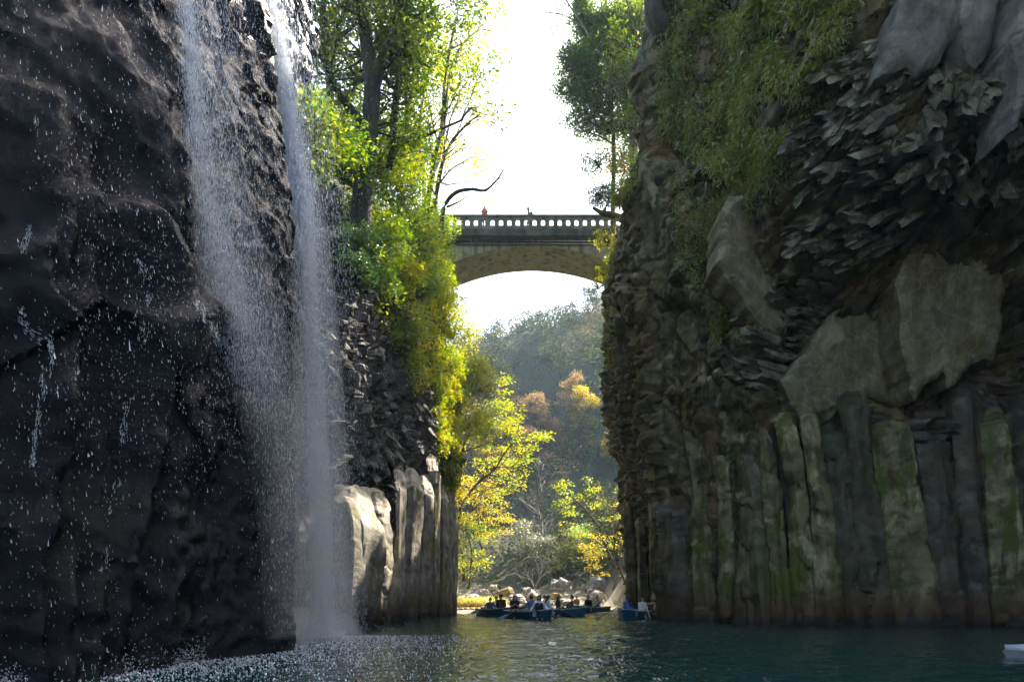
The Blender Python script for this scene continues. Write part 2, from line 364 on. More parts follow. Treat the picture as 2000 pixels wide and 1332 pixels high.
# wet cliff: smooth water film over rough black rock
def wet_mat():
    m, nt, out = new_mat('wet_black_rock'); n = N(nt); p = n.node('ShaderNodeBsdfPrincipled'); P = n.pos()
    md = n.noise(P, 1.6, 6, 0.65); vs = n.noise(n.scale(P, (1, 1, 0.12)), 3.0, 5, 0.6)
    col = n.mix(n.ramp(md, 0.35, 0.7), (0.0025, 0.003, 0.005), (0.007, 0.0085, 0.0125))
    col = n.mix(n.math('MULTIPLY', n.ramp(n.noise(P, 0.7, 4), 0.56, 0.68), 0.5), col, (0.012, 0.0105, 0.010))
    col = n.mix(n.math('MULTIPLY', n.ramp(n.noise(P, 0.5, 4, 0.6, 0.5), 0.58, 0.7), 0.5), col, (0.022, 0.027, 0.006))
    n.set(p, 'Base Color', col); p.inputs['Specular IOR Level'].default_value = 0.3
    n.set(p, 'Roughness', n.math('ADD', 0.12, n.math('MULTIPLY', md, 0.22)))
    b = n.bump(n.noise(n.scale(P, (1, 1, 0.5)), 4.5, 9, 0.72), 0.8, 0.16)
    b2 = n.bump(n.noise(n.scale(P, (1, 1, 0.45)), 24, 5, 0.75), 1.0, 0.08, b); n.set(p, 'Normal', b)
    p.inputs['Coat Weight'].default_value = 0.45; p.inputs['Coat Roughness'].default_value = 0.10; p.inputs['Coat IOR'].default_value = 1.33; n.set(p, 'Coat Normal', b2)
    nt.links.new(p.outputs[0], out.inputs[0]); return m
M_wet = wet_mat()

# ------------------------------------------------------------------ the cliff on the sunny side of the bridge's far end (right bank)
plan_R = [(12.6, 60), (8.8, 50), (8.0, 45.5), (8.1, 41), (8.25, 37), (8.0, 34.4), (7.25, 32.7), (8.3, 30.6), (9.3, 29.2), (10.4, 27.9), (12.2, 27.2), (15, 26.8), (18, 26.6), (20.8, 26.2), (23.5, 24), (25, 19), (24.5, 12)]
def ds_R(x, y): return np.where((y < 12.5) | (y > 47), 0.3, np.where((x > 21.5) | (y > 40), 0.14, 0.072))
def H_R(x, y):
    return np.interp(y, [30, 33, 34.3, 36, 38, 43, 46, 60], [40, 36, 31, 27.4, 26.2, 25.6, 26.0, 27]) + 0.5*np.sin(y*2.1)
def D_R(P, S, px, py, H):
    z = P[..., 2]; d = np.zeros(z.shape)
    front = sst(1440, 1600, px)
    d += front*(5.0*sst(11.5, 17.5, z) - 1.3*np.exp(-((z-9.8)/2.6)**2) + 1.5*sst(16, 30, z))
    d += (1-front)*sst(1270, 1330, px)*(1.5*sst(4, 17, z) - 1.5*sst(18.5, 24, z))        # the mossy shoulder leans out, then lies back
    far = 1-sst(1290, 1335, px)
    d += far*(1.55*sst(2, 16, z)-0.7*sst(19, 27, z))
    # upright joints: deep gullies between the big posts
    gx = S+0.55*vnoise(np.stack([S*0.25, z*0.12, z*0], -1), 3)
    gul = 0
    for c, wd, a in ((10.2, 0.5, 0.7), (13.5, 0.35, 0.5), (15.4, 0.45, 0.5), (19.6, 0.5, 0.9), (21.2, 0.3, 0.6), (22.8, 0.4, 0.7), (25.0, 0.35, 0.6)):
        gul = gul + a*np.exp(-((gx-c)/wd)**2)
    d -= gul*(1-front)*(1-0.6*sst(22, 30, z))
    fz1, e1, h1 = facet(P*np.array((0.62, 0.62, 0.34))+0.4*vnoise(P*0.5, 1)[..., None], 21, 0.55, 1.0)
    fz2, e2, h2 = facet(P*np.array((1.5, 1.5, 1.9))+0.35*vnoise(P*0.9, 2)[..., None], 22, 0.6, 1.0)
    fzv, ev, _ = facet(P*np.array((1.15, 1.15, 0.26))+0.25*vnoise(P*0.7, 6)[..., None], 24, 0.5, 1.0)
    q = P@np.array(((0.8, 0, 0.6), (0, 1, 0), (-0.6, 0, 0.8))).T
    fz3, e3, h3 = facet(q*np.array((0.62, 1.2, 2.5))+0.3*vnoise(P*1.5, 4)[..., None], 23, 0.8, 1.0)
    upper = sst(7.5, 10, z)
    low = 1-upper
    d += fz1*(0.55*upper+0.10)*(1-0.35*far) + fz2*(0.10*upper+0.05*upper*front+0.04+0.30*far)+fzv*0.50*upper*(1-front)*(1-far)-0.22*np.exp(-(ev/0.04)**2)*upper*(1-front)*(1-far) + fz3*(0.10+0.62*front*upper*(1-np.exp(-((z-9.5)/2.2)**2))+0.10*far)-0.25*np.exp(-(e3/0.05)**2)*front*upper+front*(0.9+0.6*vnoise(np.stack([S*0.8, z*0.3, z*0], -1), 44))*np.exp(-((z-8.1-0.9*vnoise(np.stack([S*0.55, z*0, z*0], -1), 43))/0.8)**2)
    d -= 0.25*np.exp(-(e1/0.05)**2)*upper
    d += 0.55*fbm(P*0.3, 3, 31)*upper + 0.12*fbm(P*1.3, 4, 32) + 0.035*fbm(P*5.0, 3, 33)
    # smooth drawn folds low down
    fold = ridged(np.stack([S*0.55+0.35*vnoise(P*0.25, 8)*2, z*0.05, z*0], -1), 2, 41)
    d += low*(0.22*fold-0.35*sst(1400, 1500, px))
    # bulging top edge, carried over into the plateau
    d -= 2.5*sst(0.93, 1.0, (z+0.8)/(H[:, None]+0.8))**2
    dt = 0.25*fbm(P*0.6, 3, 51)
    return d, dt
cliff_R, V_R, N_R = cliff_sheet('cliff', plan_R, ds_R, 380, H_R, D_R, 1, M_rockR, fine=0.72)
tag(cliff_R, 'tall shaded cliff with mossy overhang and columnar foot on the bank where the walker crosses to', 'cliff')
DR = Depth(V_R, N_R)

# ------------------------------------------------------------------ the cliff with the waterfall (left bank)
plan_L = [(-12.5, 1), (-9.6, 5), (-7.1, 8), (-5.75, 10.2), (-5.25, 12.4), (-5.05, 14.0), (-5.5, 14.9), (-6.0, 16), (-5.75, 17.6), (-5.9, 19.2), (-7.1, 20.6), (-8.0, 22.4), (-7.7, 24.4), (-7.1, 26.2), (-7.5, 28.5), (-6.9, 31.5), (-6.0, 35), (-5.1, 39), (-4.2, 42), (-5.2, 44.5), (-7.2, 46.3), (-11, 48), (-16, 50)]
def ds_L(x, y): return np.where(y < 6.5, 0.12, np.where(y < 19.5, 0.056, np.where(y < 43, 0.085, 0.25)))
def H_L(x, y):
    return np.interp(y, [1, 14, 17.5, 19.5, 21, 24, 26, 30, 36, 42, 48], [22, 22.5, 21, 19.0, 16.0, 14.6, 15.5, 17.0, 20.0, 23.0, 26.5])
def D_L(P, S, px, py, H):
    z = P[..., 2]; y = P[..., 1]; d = np.zeros(z.shape)
    near = 1-sst(18.6, 20.0, y)
    fallz = sst(14.2, 14.9, y)*near
    # the upper body leans out to the lip of the main fall and draws back under it
    d += near*(0.5*np.exp(-((z-8.5)/3.0)**2)-0.9*sst(11, 20, z))
    d += fallz*(-0.5*np.exp(-((z-5)/2.5)**2)-0.1*np.exp(-((z-9)/2.5)**2)+0.75*sst(12.5, 16, z)+0.1*sst(16, 22, z))
    # rounded lobes that step forward, each with a sharp right-hand edge
    for pts, amp, dec, soft in (
        (((180, 1400), (205, 1100), (245, 850), (297, 560), (262, 470), (215, 400)), 0.55, 120, 9),
        (((20, 1150), (65, 900), (103, 675), (60, 640), (30, 590), (24, 480)), 0.45, 90, 5),
        (((330, 1400), (345, 1080), (365, 840), (352, 700), (330, 600)), 0.35, 110, 14),
        (((518, 1400), (526, 1010), (500, 900), (488, 730), (425, 655), (380, 585)), 0.75, 150, 9),
        (((76, 420), (80, 300), (66, 225), (0, 190)), 0.45, 110, 8),
        (((135, 420), (140, 300), (120, 262), (85, 230)), 0.35, 90, 8),
        (((300, 330), (215, 180), (190, 60)), 0.3, 110, 14)):
        a = np.array(pts, float); a = a[np.argsort(a[:, 1])]
        xe = np.interp(py, a[:, 1], a[:, 0])+5*vnoise(P*1.7, 61); dd = xe-px
        d += amp*near*np.where(dd > -40, 1/(1+np.exp(-np.clip(dd/soft, -30, 30)))*np.exp(-np.clip(dd, 0, 2e3)/dec), 0)*sst(a[0, 1]-25, a[0, 1]+45, py)
    f1, e1, _ = facet(P*np.array((0.75, 0.75, 0.42))+0.4*vnoise(P*0.6, 1)[..., None], 71, 0.5, 1.0)
    f2, e2, _ = facet(P*np.array((1.9, 1.9, 1.35))+0.4*vnoise(P*1.1, 2)[..., None], 72, 0.6, 1.0)
    f3, e3, _ = facet(P*np.array((2.2, 2.2, 1.7))@np.array(((0.8, 0, 0.6), (0, 1, 0), (-0.6, 0, 0.8))).T+0.3*vnoise(P*2, 5)[..., None], 73, 0.9, 1.0)
    up = sst(7.5, 12, z)
    d += near*(0.16*f1+0.10*f2*(0.35+0.65*up)+0.10*f3*up+0.10*fbm(P*1.1, 4, 74)+0.055*fbm(P*4.2, 3, 75)+0.016*vnoise(P*np.array((11, 11, 8)), 78))
    # past the fall: recess, then the leaning broken wall above the column feet
    mid = sst(18.6, 20.0, y); wall = sst(23.5, 26, y)*(1-sst(42, 44, y))
    hz = sst(4.2, 6.5, z-0.04*(y-26)*2)
    d += wall*(0.25*hz+0.5*sst(7.5, 10, z)+0.09*np.clip(z-6, 0, 8)*(1-sst(33, 40, y))-0.55*(1-hz)-0.9*sst(12, 20, z))
    d += mid*(0.42*f1*hz+0.34*f2*hz+0.30*f3*hz+0.10*f2+0.4*fbm(P*0.35, 3, 76)*hz+0.13*fbm(P*1.3, 4, 77)+0.05*fbm(P*4.5, 3, 78))
    d -= mid*0.2*np.exp(-(e2/0.06)**2)*hz
    d -= 2.0*sst(0.9, 1.0, (z+0.8)/(H[:, None]+0.8))**2*mid
    return d, 0.2*fbm(P*0.7, 3, 79)
m_L = M_rockL
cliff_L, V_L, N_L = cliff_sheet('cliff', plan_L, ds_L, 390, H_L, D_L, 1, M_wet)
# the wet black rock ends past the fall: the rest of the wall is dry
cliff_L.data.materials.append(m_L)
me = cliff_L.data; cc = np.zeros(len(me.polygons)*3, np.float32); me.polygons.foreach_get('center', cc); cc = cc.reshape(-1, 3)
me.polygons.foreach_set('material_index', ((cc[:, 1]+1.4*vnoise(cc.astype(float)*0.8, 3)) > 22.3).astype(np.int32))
tag(cliff_L, 'black wet cliff that the waterfall runs down, dry and leafy farther along', 'cliff')
DL = Depth(V_L, N_L)
# the gorge goes on behind the camera: two plainer walls that keep the light out of it
def ds_B(x, y): return np.full(x.shape, 0.8)
def D_B(P, S, px, py, H): return 1.4*fbm(P*0.25, 4, 91)+0.12*P[..., 2]*0.6, 0*S
for pl, sd in (([(24.6, 12.2), (22, 5), (18, -3), (16, -14), (17, -30), (18, -50)], 1), ([(-17, -50), (-16, -30), (-15.5, -14), (-14.5, -4), (-12.6, 1.2)], 1)):
    o, _, _ = cliff_sheet('cliff', pl, ds_B, 70, lambda x, y: np.full(x.shape, 19.0), D_B, sd, M_rockR, back=10, nback=5)
    tag(o, 'cliff of the gorge behind the boat', 'cliff')
print('cliffs', round(time.time()-T0, 1))
# ------------------------------------------------------------------ pieces of the cliffs: columns, slabs, jutting column ends
def rock_column(pts, wid, dep, seed, taper_top=True, ang=0.0, rows=80, ring=36, nf=6, rug=1.0):
    """a basalt post: pts run from the foot to the head; wid/dep are half sizes along the path"""
    pts = spline(np.asarray(pts, float), rows*4)
    L = np.concatenate([[0], np.cumsum(np.linalg.norm(np.diff(pts, axis=0), axis=1))]); u = np.linspace(0, 1, rows)
    c = np.stack([np.interp(u*L[-1], L, pts[:, a]) for a in range(3)], -1)
    w = np.interp(u, np.linspace(0, 1, len(wid)), wid); d = np.interp(u, np.linspace(0, 1, len(dep)), dep)
    if taper_top:
        k = np.sqrt(np.clip((1-u)/0.06, 0.02, 1)); w = w*k; d = d*k
    a = np.arange(ring)/ring*2*np.pi
    rs = np.random.RandomState(seed); ph = rs.rand()*1.0 if nf == 6 else np.pi/4
    hexr = 1/np.cos(((a+ph) % (2*np.pi/nf))-np.pi/nf)*(0.93+0.12*rs.rand(ring).cumsum()/ring)
    hexr = (hexr if nf == 6 else np.minimum(hexr, 1.3))+0.06*np.sin(a*3+rs.rand()*6)
    ca, sa = np.cos(ang), np.sin(ang)
    x = (np.cos(a)*hexr)[None]*w[:, None]; y = (np.sin(a)*hexr)[None]*d[:, None]
    V = np.stack([c[:, None, 0]+x*ca-y*sa, c[:, None, 1]+x*sa+y*ca, np.repeat(c[:, None, 2], ring, 1)], -1)
    nrm = V-c[:, None]; nrm[..., 2] = 0; nrm /= np.linalg.norm(nrm, axis=-1)[..., None]+1e-6
    fq, fe, _ = facet(V*np.array((1.3, 1.3, 0.9))+seed, 15, 0.5, 1.0)
    e = 0.10*fbm(V*np.array((1.2, 1.2, 0.35))+seed, 3, 5)+0.03*fbm(V*4.0, 3, 6)+0.10*fq-0.05*np.exp(-(fe/0.04)**2)
    V = V+nrm*e[..., None]*rug
    V[..., 2] += 0.10*vnoise(V*2.5, 8)*(u[:, None] > 0.9)
    i = np.arange(rows-1)[:, None]*ring; j = np.arange(ring)[None]; k = (j+1) % ring
    q = np.stack([i+j, i+k, i+ring+k, i+ring+j], -1).reshape(-1, 4)
    v = np.concatenate([V.reshape(-1, 3), c[-1:]+np.array((0, 0, 0.02))]); b = (rows-1)*ring
    return Geo().add(v, q, [(b+x_, b+(x_+1) % ring, rows*ring) for x_ in range(ring)])
def px_path(path, Y): return [tuple(W(a, b, y_)) for (a, b), y_ in zip(path, Y)]
def columns(parent, specs, mats, heads=False, flat=None):
    for k, (path, Y, wp, mi) in enumerate(specs):
        if np.isscalar(Y): Y = [Y]*len(path)
        if heads or (flat and k >= 1):               # the heads bend back and vanish in the wall
            (a0, b0), (a1, b1) = path[-2], path[-1]
            up_ = (0, 14, -10, 22, 6, -16, 30)[k % 7]*1.6; b1 -= (up_+70 if k > 2 else 8*k-14) if flat else up_; path = path[:-1]+[(a1, b1)]
            path = path+[(a1+(a1-a0)*0.15-4, b1-22), (a1+(a1-a0)*0.3-9, b1-55)]; Y = [y_+0.15 for y_ in Y]+[Y[-1]+0.7, Y[-1]+1.9]; wp = tuple(x*1.3 for x in wp)+(wp[-1]*1.3, wp[-1]*1.2)
        P_ = px_path(path, Y); wid = [w_/F*y_/2 for w_, y_ in zip(wp, Y)]
        if flat and k < 2: dep = [0.42]*len(wid); wid = [x/0.56 for x in wid]; ang = flat+0.12*math.sin(k*2.4)
        elif flat: dep = [0.55]*len(wid); wid = [x*0.66 for x in wid]; ang = math.radians(-14+5*math.sin(k*2.4))
        else: dep = [max(0.35, x*0.9) for x in wid]; ang = (k*37 % 11)/11-0.5
        o = link('rock_column', rock_column(P_, wid, dep, 100+k, ang=ang, nf=4 if flat else 6, rug=0.5 if flat and k < 2 else 1.0, taper_top=k % 2 == 0).mesh('rock_column', mats[mi], sharp=32), parent)
# right bank, at the water
specsR = [
 ([(1326, 1225), (1326, 1120), (1325, 1015)], 31.9, (66, 68, 60), 1),
 ([(1384, 1226), (1380, 1100), (1372, 960), (1358, 880)], 30.6, (50, 46, 44, 30), 0),
 ([(1426, 1226), (1424, 1100), (1420, 980), (1410, 890)], 29.3, (30, 26, 26, 22), 0),
 ([(1463, 1228), (1461, 1130), (1462, 1028)], 28.1, (40, 38, 30), 0),
 ([(1500, 1228), (1490, 1100), (1478, 960), (1446, 860), (1405, 790)], [27.6, 27.8, 28.2, 28.9, 29.7], (44, 42, 36, 34, 20), 0),
 ([(1528, 1228), (1520, 1090), (1508, 960), (1492, 860), (1470, 800)], [27.2, 27.3, 27.6, 28, 28.6], (34, 34, 30, 28, 18), 0),
 ([(1552, 1228), (1545, 1060), (1536, 900)], 27.6, (26, 26, 22), 1),
 ([(1580, 1228), (1570, 1100), (1560, 960), (1540, 850)], 26.9, (36, 38, 34, 26), 0),
 ([(1624, 1228), (1612, 1090), (1598, 960), (1580, 850)], 26.5, (50, 44, 38, 30), 0),
 ([(1668, 1228), (1655, 1090), (1642, 960), (1625, 850)], 26.6, (50, 46, 40, 34), 0),
 ([(1712, 1228), (1702, 1090), (1688, 960), (1668, 850)], 26.4, (56, 52, 46, 38), 0),
 ([(1778, 1228), (1768, 1100), (1756, 980), (1742, 870)], 26.2, (80, 76, 64, 54), 0),
 ([(1850, 1228), (1838, 1090), (1826, 960), (1810, 850)], 26.5, (74, 70, 64, 52), 1),
 ([(1912, 1228), (1902, 1090), (1890, 960), (1880, 850)], 26.3, (66, 64, 56, 50), 1),
 ([(1974, 1228), (1964, 1090), (1952, 960), (1940, 850)], 25.8, (76, 70, 64, 54), 0),
 ([(2050, 1228), (2040, 1090), (2028, 960), (2010, 850)], 25.0, (86, 80, 74, 60), 1),
]
columns(cliff_R, specsR, [M_col, M_cold], heads=True)
# upright posts of the narrow wall farther along the right bank
for k, (pa, Y, wp) in enumerate([
 ([(1240, 1215), (1232, 1080), (1224, 980)], 42.5, (26, 26, 20)),
 ([(1262, 1215), (1257, 1090), (1250, 1010)], 39.5, (26, 24, 18)),
 ([(1284, 1220), (1280, 1080), (1276, 960)], 36.4, (26, 26, 20)),
 ([(1345, 1010), (1322, 800), (1306, 660), (1298, 580)], [32.0, 32.1, 32.6, 34.2], (50, 62, 66, 50)),
 ([(1440, 860), (1412, 700), (1374, 540), (1352, 460)], [29.2, 29.6, 30.2, 32], (40, 66, 66, 40))]):
    P_ = px_path(pa, [Y]*len(pa) if np.isscalar(Y) else Y); yy = Y if np.isscalar(Y) else Y[0]
    link('rock_column', rock_column(P_, [w_/F*yy/2 for w_ in wp], [0.55]*len(wp), 300+k, rows=70).mesh('rock_column', M_rockR, sharp=32), cliff_R)
# left bank: sunlit pillars
specsL = [
 ([(681, 1232), (686, 1120), (684, 1030), (668, 968)], [25.6, 25.6, 25.7, 25.9], (38, 34, 30, 16), 0),
 ([(700, 1230), (712, 1120), (716, 1040), (700, 1000)], [26.4, 26.3, 26.3, 26.5], (26, 34, 44, 34), 0),
 ([(733, 1228), (740, 1130), (742, 1060), (738, 1010)], [28.0, 28, 28, 28.2], (54, 50, 52, 44), 0),
 ([(768, 1222), (778, 1140), (786, 1080)], [30.0, 30.1, 30.4], (20, 18, 10), 0),
 ([(798, 1220), (804, 1120), (812, 1050)], [32, 32, 32], (24, 22, 18), 0),
 ([(820, 1216), (826, 1120), (834, 1030)], [34.2, 34.2, 34.4], (24, 22, 20), 0),
 ([(839, 1214), (846, 1130), (850, 1060)], [36.6, 36.6, 36.6], (20, 20, 18), 0),
 ([(858, 1212), (863, 1130), (866, 1062)], [39, 39, 39], (22, 22, 20), 0),
 ([(872, 1210), (874, 1150), (877, 1075)], [41.0, 41, 41], (18, 18, 15), 0),
 ([(884, 1208), (886, 1150), (887, 1088)], [42.4, 42.4, 42.4], (14, 14, 12), 0),
]
M_pil = rock_mat('pillar_rock', (0.15, 0.128, 0.095), (0.32, 0.28, 0.21), (0.46, 0.41, 0.32), moss=0.6, rough=0.7, bump=0.5, streak=0.6, warm=0.2, mosscol=(0.16, 0.15, 0.01))
columns(cliff_L, specsL, [M_pil], flat=math.radians(68))

def slab(poly, Y, thick, seed, tilt=(0.0, 0.0), cell=0.07, rag=0.13, rough=0.045, bulge=0.05, grow=0, nearer=0.0):
    """a flat broken face: an outline in metres, given a rough front, rounded edge and real thickness"""
    if grow:                     # sunk into the wall: the rock in front bites into its outline
        c_ = np.mean(poly, 0); poly = c_+(np.asarray(poly, float)-c_)*grow; ys_ = [DR.at(a, b)[0] for a, b in (0.75*(np.asarray(poly)-c_)+c_)]; Y = float(np.percentile([q_[1] for q_ in ys_ if q_ is not None], 45))-0.1-nearer
    pw = np.array([W(a, b, Y) for a, b in poly]); x0, z0 = pw[:, 0].min()-0.2, pw[:, 2].min()-0.2
    nx = int((pw[:, 0].max()+0.2-x0)/cell)+2; nz = int((pw[:, 2].max()+0.2-z0)/cell)+2
    gx, gz = np.meshgrid(x0+np.arange(nx)*cell, z0+np.arange(nz)*cell, indexing='ij'); g3 = np.stack([gx, gx*0+seed, gz], -1)
    wob = rag*fbm(g3*1.9, 5, seed, 0.6); wob2 = rag*fbm(g3*1.6+31, 4, seed+5)
    ins = poly_in(gx+wob, gz+wob2, pw[:, (0, 2)]); dist = np.zeros(gx.shape); cur = ins.copy()
    for k in range(6):
        dist += cur; c = cur.copy(); c[1:] &= cur[:-1]; c[:-1] &= cur[1:]; c[:, 1:] &= cur[:, :-1]; c[:, :-1] &= cur[:, 1:]; cur = c
    y = Y+tilt[0]*(gx-pw[:, 0].mean())+tilt[1]*(gz-pw[:, 2].mean())+rough*fbm(g3*np.array((2.2, 1, 1.1)), 5, seed+2)-bulge*np.sin(np.pi*np.clip((gx-x0)/(nx*cell), 0, 1))
    y = y+0.02*np.clip(5-dist, 0, 5)**1.5
    fc = ins[:-1, :-1] & ins[1:, :-1] & ins[:-1, 1:] & ins[1:, 1:]
    a, b = np.nonzero(fc); idx = np.arange(nx*nz).reshape(nx, nz)
    fr = np.stack([idx[a, b], idx[a+1, b], idx[a+1, b+1], idx[a, b+1]], -1); o = nx*nz
    side = []
    pad = np.pad(fc, 1)
    for da, db, e in ((-1, 0, ((0, 1), (0, 0))), (1, 0, ((1, 0), (1, 1))), (0, -1, ((0, 0), (1, 0))), (0, 1, ((1, 1), (0, 1)))):
        m_ = ~pad[a+1+da, b+1+db]; aa, bb = a[m_], b[m_]
        p_, q_ = idx[aa+e[0][0], bb+e[0][1]], idx[aa+e[1][0], bb+e[1][1]]
        side.append(np.stack([p_, p_+o, q_+o, q_], -1))
    fcs = np.concatenate([fr]+side); v = np.stack([gx, y, gz], -1).reshape(-1, 3)
    e = np.concatenate([q_[:, (0, 3)] for q_ in side]); bd = np.unique(e)
    for k in range(4):           # the outline of the break is smooth between its corners
        acc = np.zeros((len(v), 3)); cnt = np.zeros(len(v)); np.add.at(acc, e[:, 0], v[e[:, 1]]); np.add.at(acc, e[:, 1], v[e[:, 0]]); np.add.at(cnt, e.ravel(), 1)
        v[bd] = 0.5*v[bd]+0.5*acc[bd]/cnt[bd][:, None]
    v = np.concatenate([v, v+np.array((0, thick, 0))]); used = np.unique(fcs); mp = np.full(len(v), -1); mp[used] = np.arange(len(used))
    return Geo().add(v[used], mp[fcs])
for k, (poly, Y, th, tl, mt, nm) in enumerate([
 ([(1425, 425), (1480, 415), (1530, 470), (1560, 540), (1592, 600), (1560, 590), (1540, 620), (1500, 625), (1450, 575), (1412, 530)], 28.5, 1.6, (0.25, -0.12), M_slab, 'rock_slab'),
 ([(1812, 480), (1880, 455), (1962, 440), (1966, 560), (1955, 690), (1930, 690), (1905, 705), (1862, 745), (1850, 712), (1810, 745), (1800, 780), (1775, 690), (1752, 570), (1775, 510)], 25.4, 1.5, (0.15, -0.1), M_slab, 'rock_slab'),
 ([(1625, 640), (1700, 620), (1770, 640), (1790, 735), (1815, 800), (1795, 815), (1760, 780), (1700, 770), (1660, 800), (1630, 830), (1580, 805), (1548, 745), (1590, 700)], 26.6, 1.2, (0.1, -0.15), M_slab, 'rock_slab'),
 ([(1770, -30), (1835, -40), (1872, 30), (1868, 80), (1850, 118), (1820, 125), (1800, 140), (1780, 115), (1760, 125), (1735, 130), (1712, 150), (1735, 70)], 21.0, 1.6, (0.1, -0.35), M_slabg, 'rock_slab'),
 ([(1880, -40), (1950, -40), (1956, 40), (1948, 100), (1925, 122), (1900, 105), (1880, 70), (1868, 20)], 20.6, 1.6, (0.15, -0.3), M_slabg, 'rock_slab'),
 ([(1985, -40), (2060, -40), (2060, 150), (1998, 250), (1992, 150), (1980, 60)], 20.0, 1.6, (0.1, -0.2), M_slabg, 'rock_slab'),
 ([(1240, 330), (1262, 345), (1310, 440), (1360, 530), (1396, 640), (1410, 720), (1385, 700), (1330, 600), (1300, 500), (1262, 410)], 31.9, 0.9, (0.5, -0.05), M_slab, 'rock_slab'),
 ([(1400, 690), (1422, 760), (1450, 850), (1440, 880), (1405, 810), (1388, 740)], 28.9, 0.9, (0.3, 0), M_slab, 'rock_slab'),
]):
    link(nm, slab(poly, Y, th, 40+k, tl, grow=(1.22, 1.12, 1.22)[k] if k < 3 else 0, nearer=1.1 if k == 1 else 0.0).mesh(nm, mt, sharp=40), cliff_R)
def stub_mesh(seed, rows=10, ring=14):
    """a snapped-off column end that points along +X"""
    rs = np.random.RandomState(seed); a = np.arange(ring)/ring*2*np.pi
    nf = 5+seed % 3; r = 1/np.cos(((a+rs.rand()) % (2*np.pi/nf))-np.pi/nf)*0.82*(0.9+0.2*rs.rand(ring))
    x = np.linspace(-0.5, 0.5, rows); prof = 1.0-0.12*np.linspace(0, 1, rows)**3
    V = np.stack([np.repeat(x[:, None], ring, 1), np.cos(a)[None]*r[None]*prof[:, None], np.sin(a)[None]*r[None]*prof[:, None]], -1)
    V[:, :, 0] += (np.linspace(0, 1, rows)[:, None]**3)*(0.05*rs.randn(ring)[None]+0.13*np.sin(a+rs.rand()*6)[None])
    V += 0.05*np.stack([0*V[..., 0], vnoise(V*np.array((2.2, 2, 2))+seed*7, 3), vnoise(V*np.array((2.2, 2, 2))+seed*7, 4)], -1)+0.03*np.stack([vnoise(V*6+seed+c, 9) for c in range(3)], -1)
    i = np.arange(rows-1)[:, None]*ring; j = np.arange(ring)[None]; k = (j+1) % ring
    q = np.stack([i+j, i+k, i+ring+k, i+ring+j], -1).reshape(-1, 4); v = V.reshape(-1, 3)
    v = np.concatenate([v, v[-ring:].mean(0, keepdims=True)-np.array(((0.08, 0, 0),))]); b = (rows-1)*ring
    return Geo().add(v, q, [(b+y_, b+(y_+1) % ring, rows*ring) for y_ in range(ring)]).mesh('column_end', M_plate, smooth=False)
STUBS = [stub_mesh(s_) for s_ in range(9)]
rs = np.random.RandomState(12)
def stubs(parent, D_, n, poly, dirfun, size, sink=0.35, mat=None):
    poly = np.array(poly, float); c = 0; lo, hi = poly.min(0), poly.max(0)
    while c < n:
        px, py = lo+rs.rand(2)*(hi-lo)
        if not poly_in(np.array([px]), np.array([py]), poly)[0]: continue
        p, nn = D_.at(px, py); c += 1
        if p is None: continue
        d = Vector(dirfun(px, py)); d += Vector(rs.randn(3)*0.08); d.normalize()
        L, wd, h = size(px, py)
        o = link('column_end', STUBS[rs.randint(len(STUBS))], parent, Vector(p)-d*L*0.27+Vector(nn)*(0.5-sink)*0.5)
        q = d.to_track_quat('X', 'Z'); o.rotation_mode = 'QUATERNION'; o.rotation_quaternion = q@Euler((rs.randn()*0.18, 0, 0)).to_quaternion(); o.scale = (L, wd, h)
        if mat: o.material_slots[0].link = 'OBJECT'; o.material_slots[0].material = mat
diag = lambda px, py: (-0.78, -0.42, -0.50+0.16*math.sin(px*0.02+py*0.013))
diag2 = lambda px, py: (-0.15, -0.55, -0.8)
stubs(cliff_R, DR, 120, [(1600, 170), (1700, 60), (1790, 160), (1790, 330), (1770, 470), (1640, 560), (1560, 500), (1530, 350)], diag, lambda a, b: (lambda k_: (2.0*k_, k_*(0.25+0.12*rs.rand()), k_*(0.19+0.09*rs.rand())))(0.75+0.6*rs.rand()))
stubs(cliff_R, DR, 62, [(1780, 150), (2010, 120), (2010, 400), (1790, 360)], diag2, lambda a, b: (lambda k_: (1.8*k_, k_*(0.26+0.12*rs.rand()), k_*(0.22+0.1*rs.rand())))(0.75+0.55*rs.rand()))
stubs(cliff_R, DR, 30, [(1420, 560), (1640, 560), (1600, 760), (1450, 800)], lambda a, b: (-0.8, -0.5, 0.05), lambda a, b: (1.2+rs.rand()*0.9, 0.24+0.14*rs.rand(), 0.18+0.1*rs.rand()))
stubs(cliff_R, DR, 30, [(1600, 840), (1780, 790), (2010, 700), (2010, 860), (1640, 880)], lambda a, b: (0.75, -0.5, -0.1), lambda a, b: (1.2+rs.rand()*1.2, 0.26+0.16*rs.rand(), 0.22+0.12*rs.rand()), mat=M_cold)
stubs(cliff_L, DL, 34, [(760, 800), (850, 740), (850, 900), (790, 990), (720, 1000), (700, 860)], lambda a, b: (0.5, -0.5, -0.7), lambda a, b: (0.9+rs.rand()*1.0, 0.2+0.16*rs.rand(), 0.14+0.1*rs.rand()), mat=M_rockL)
print('pieces', round(time.time()-T0, 1))
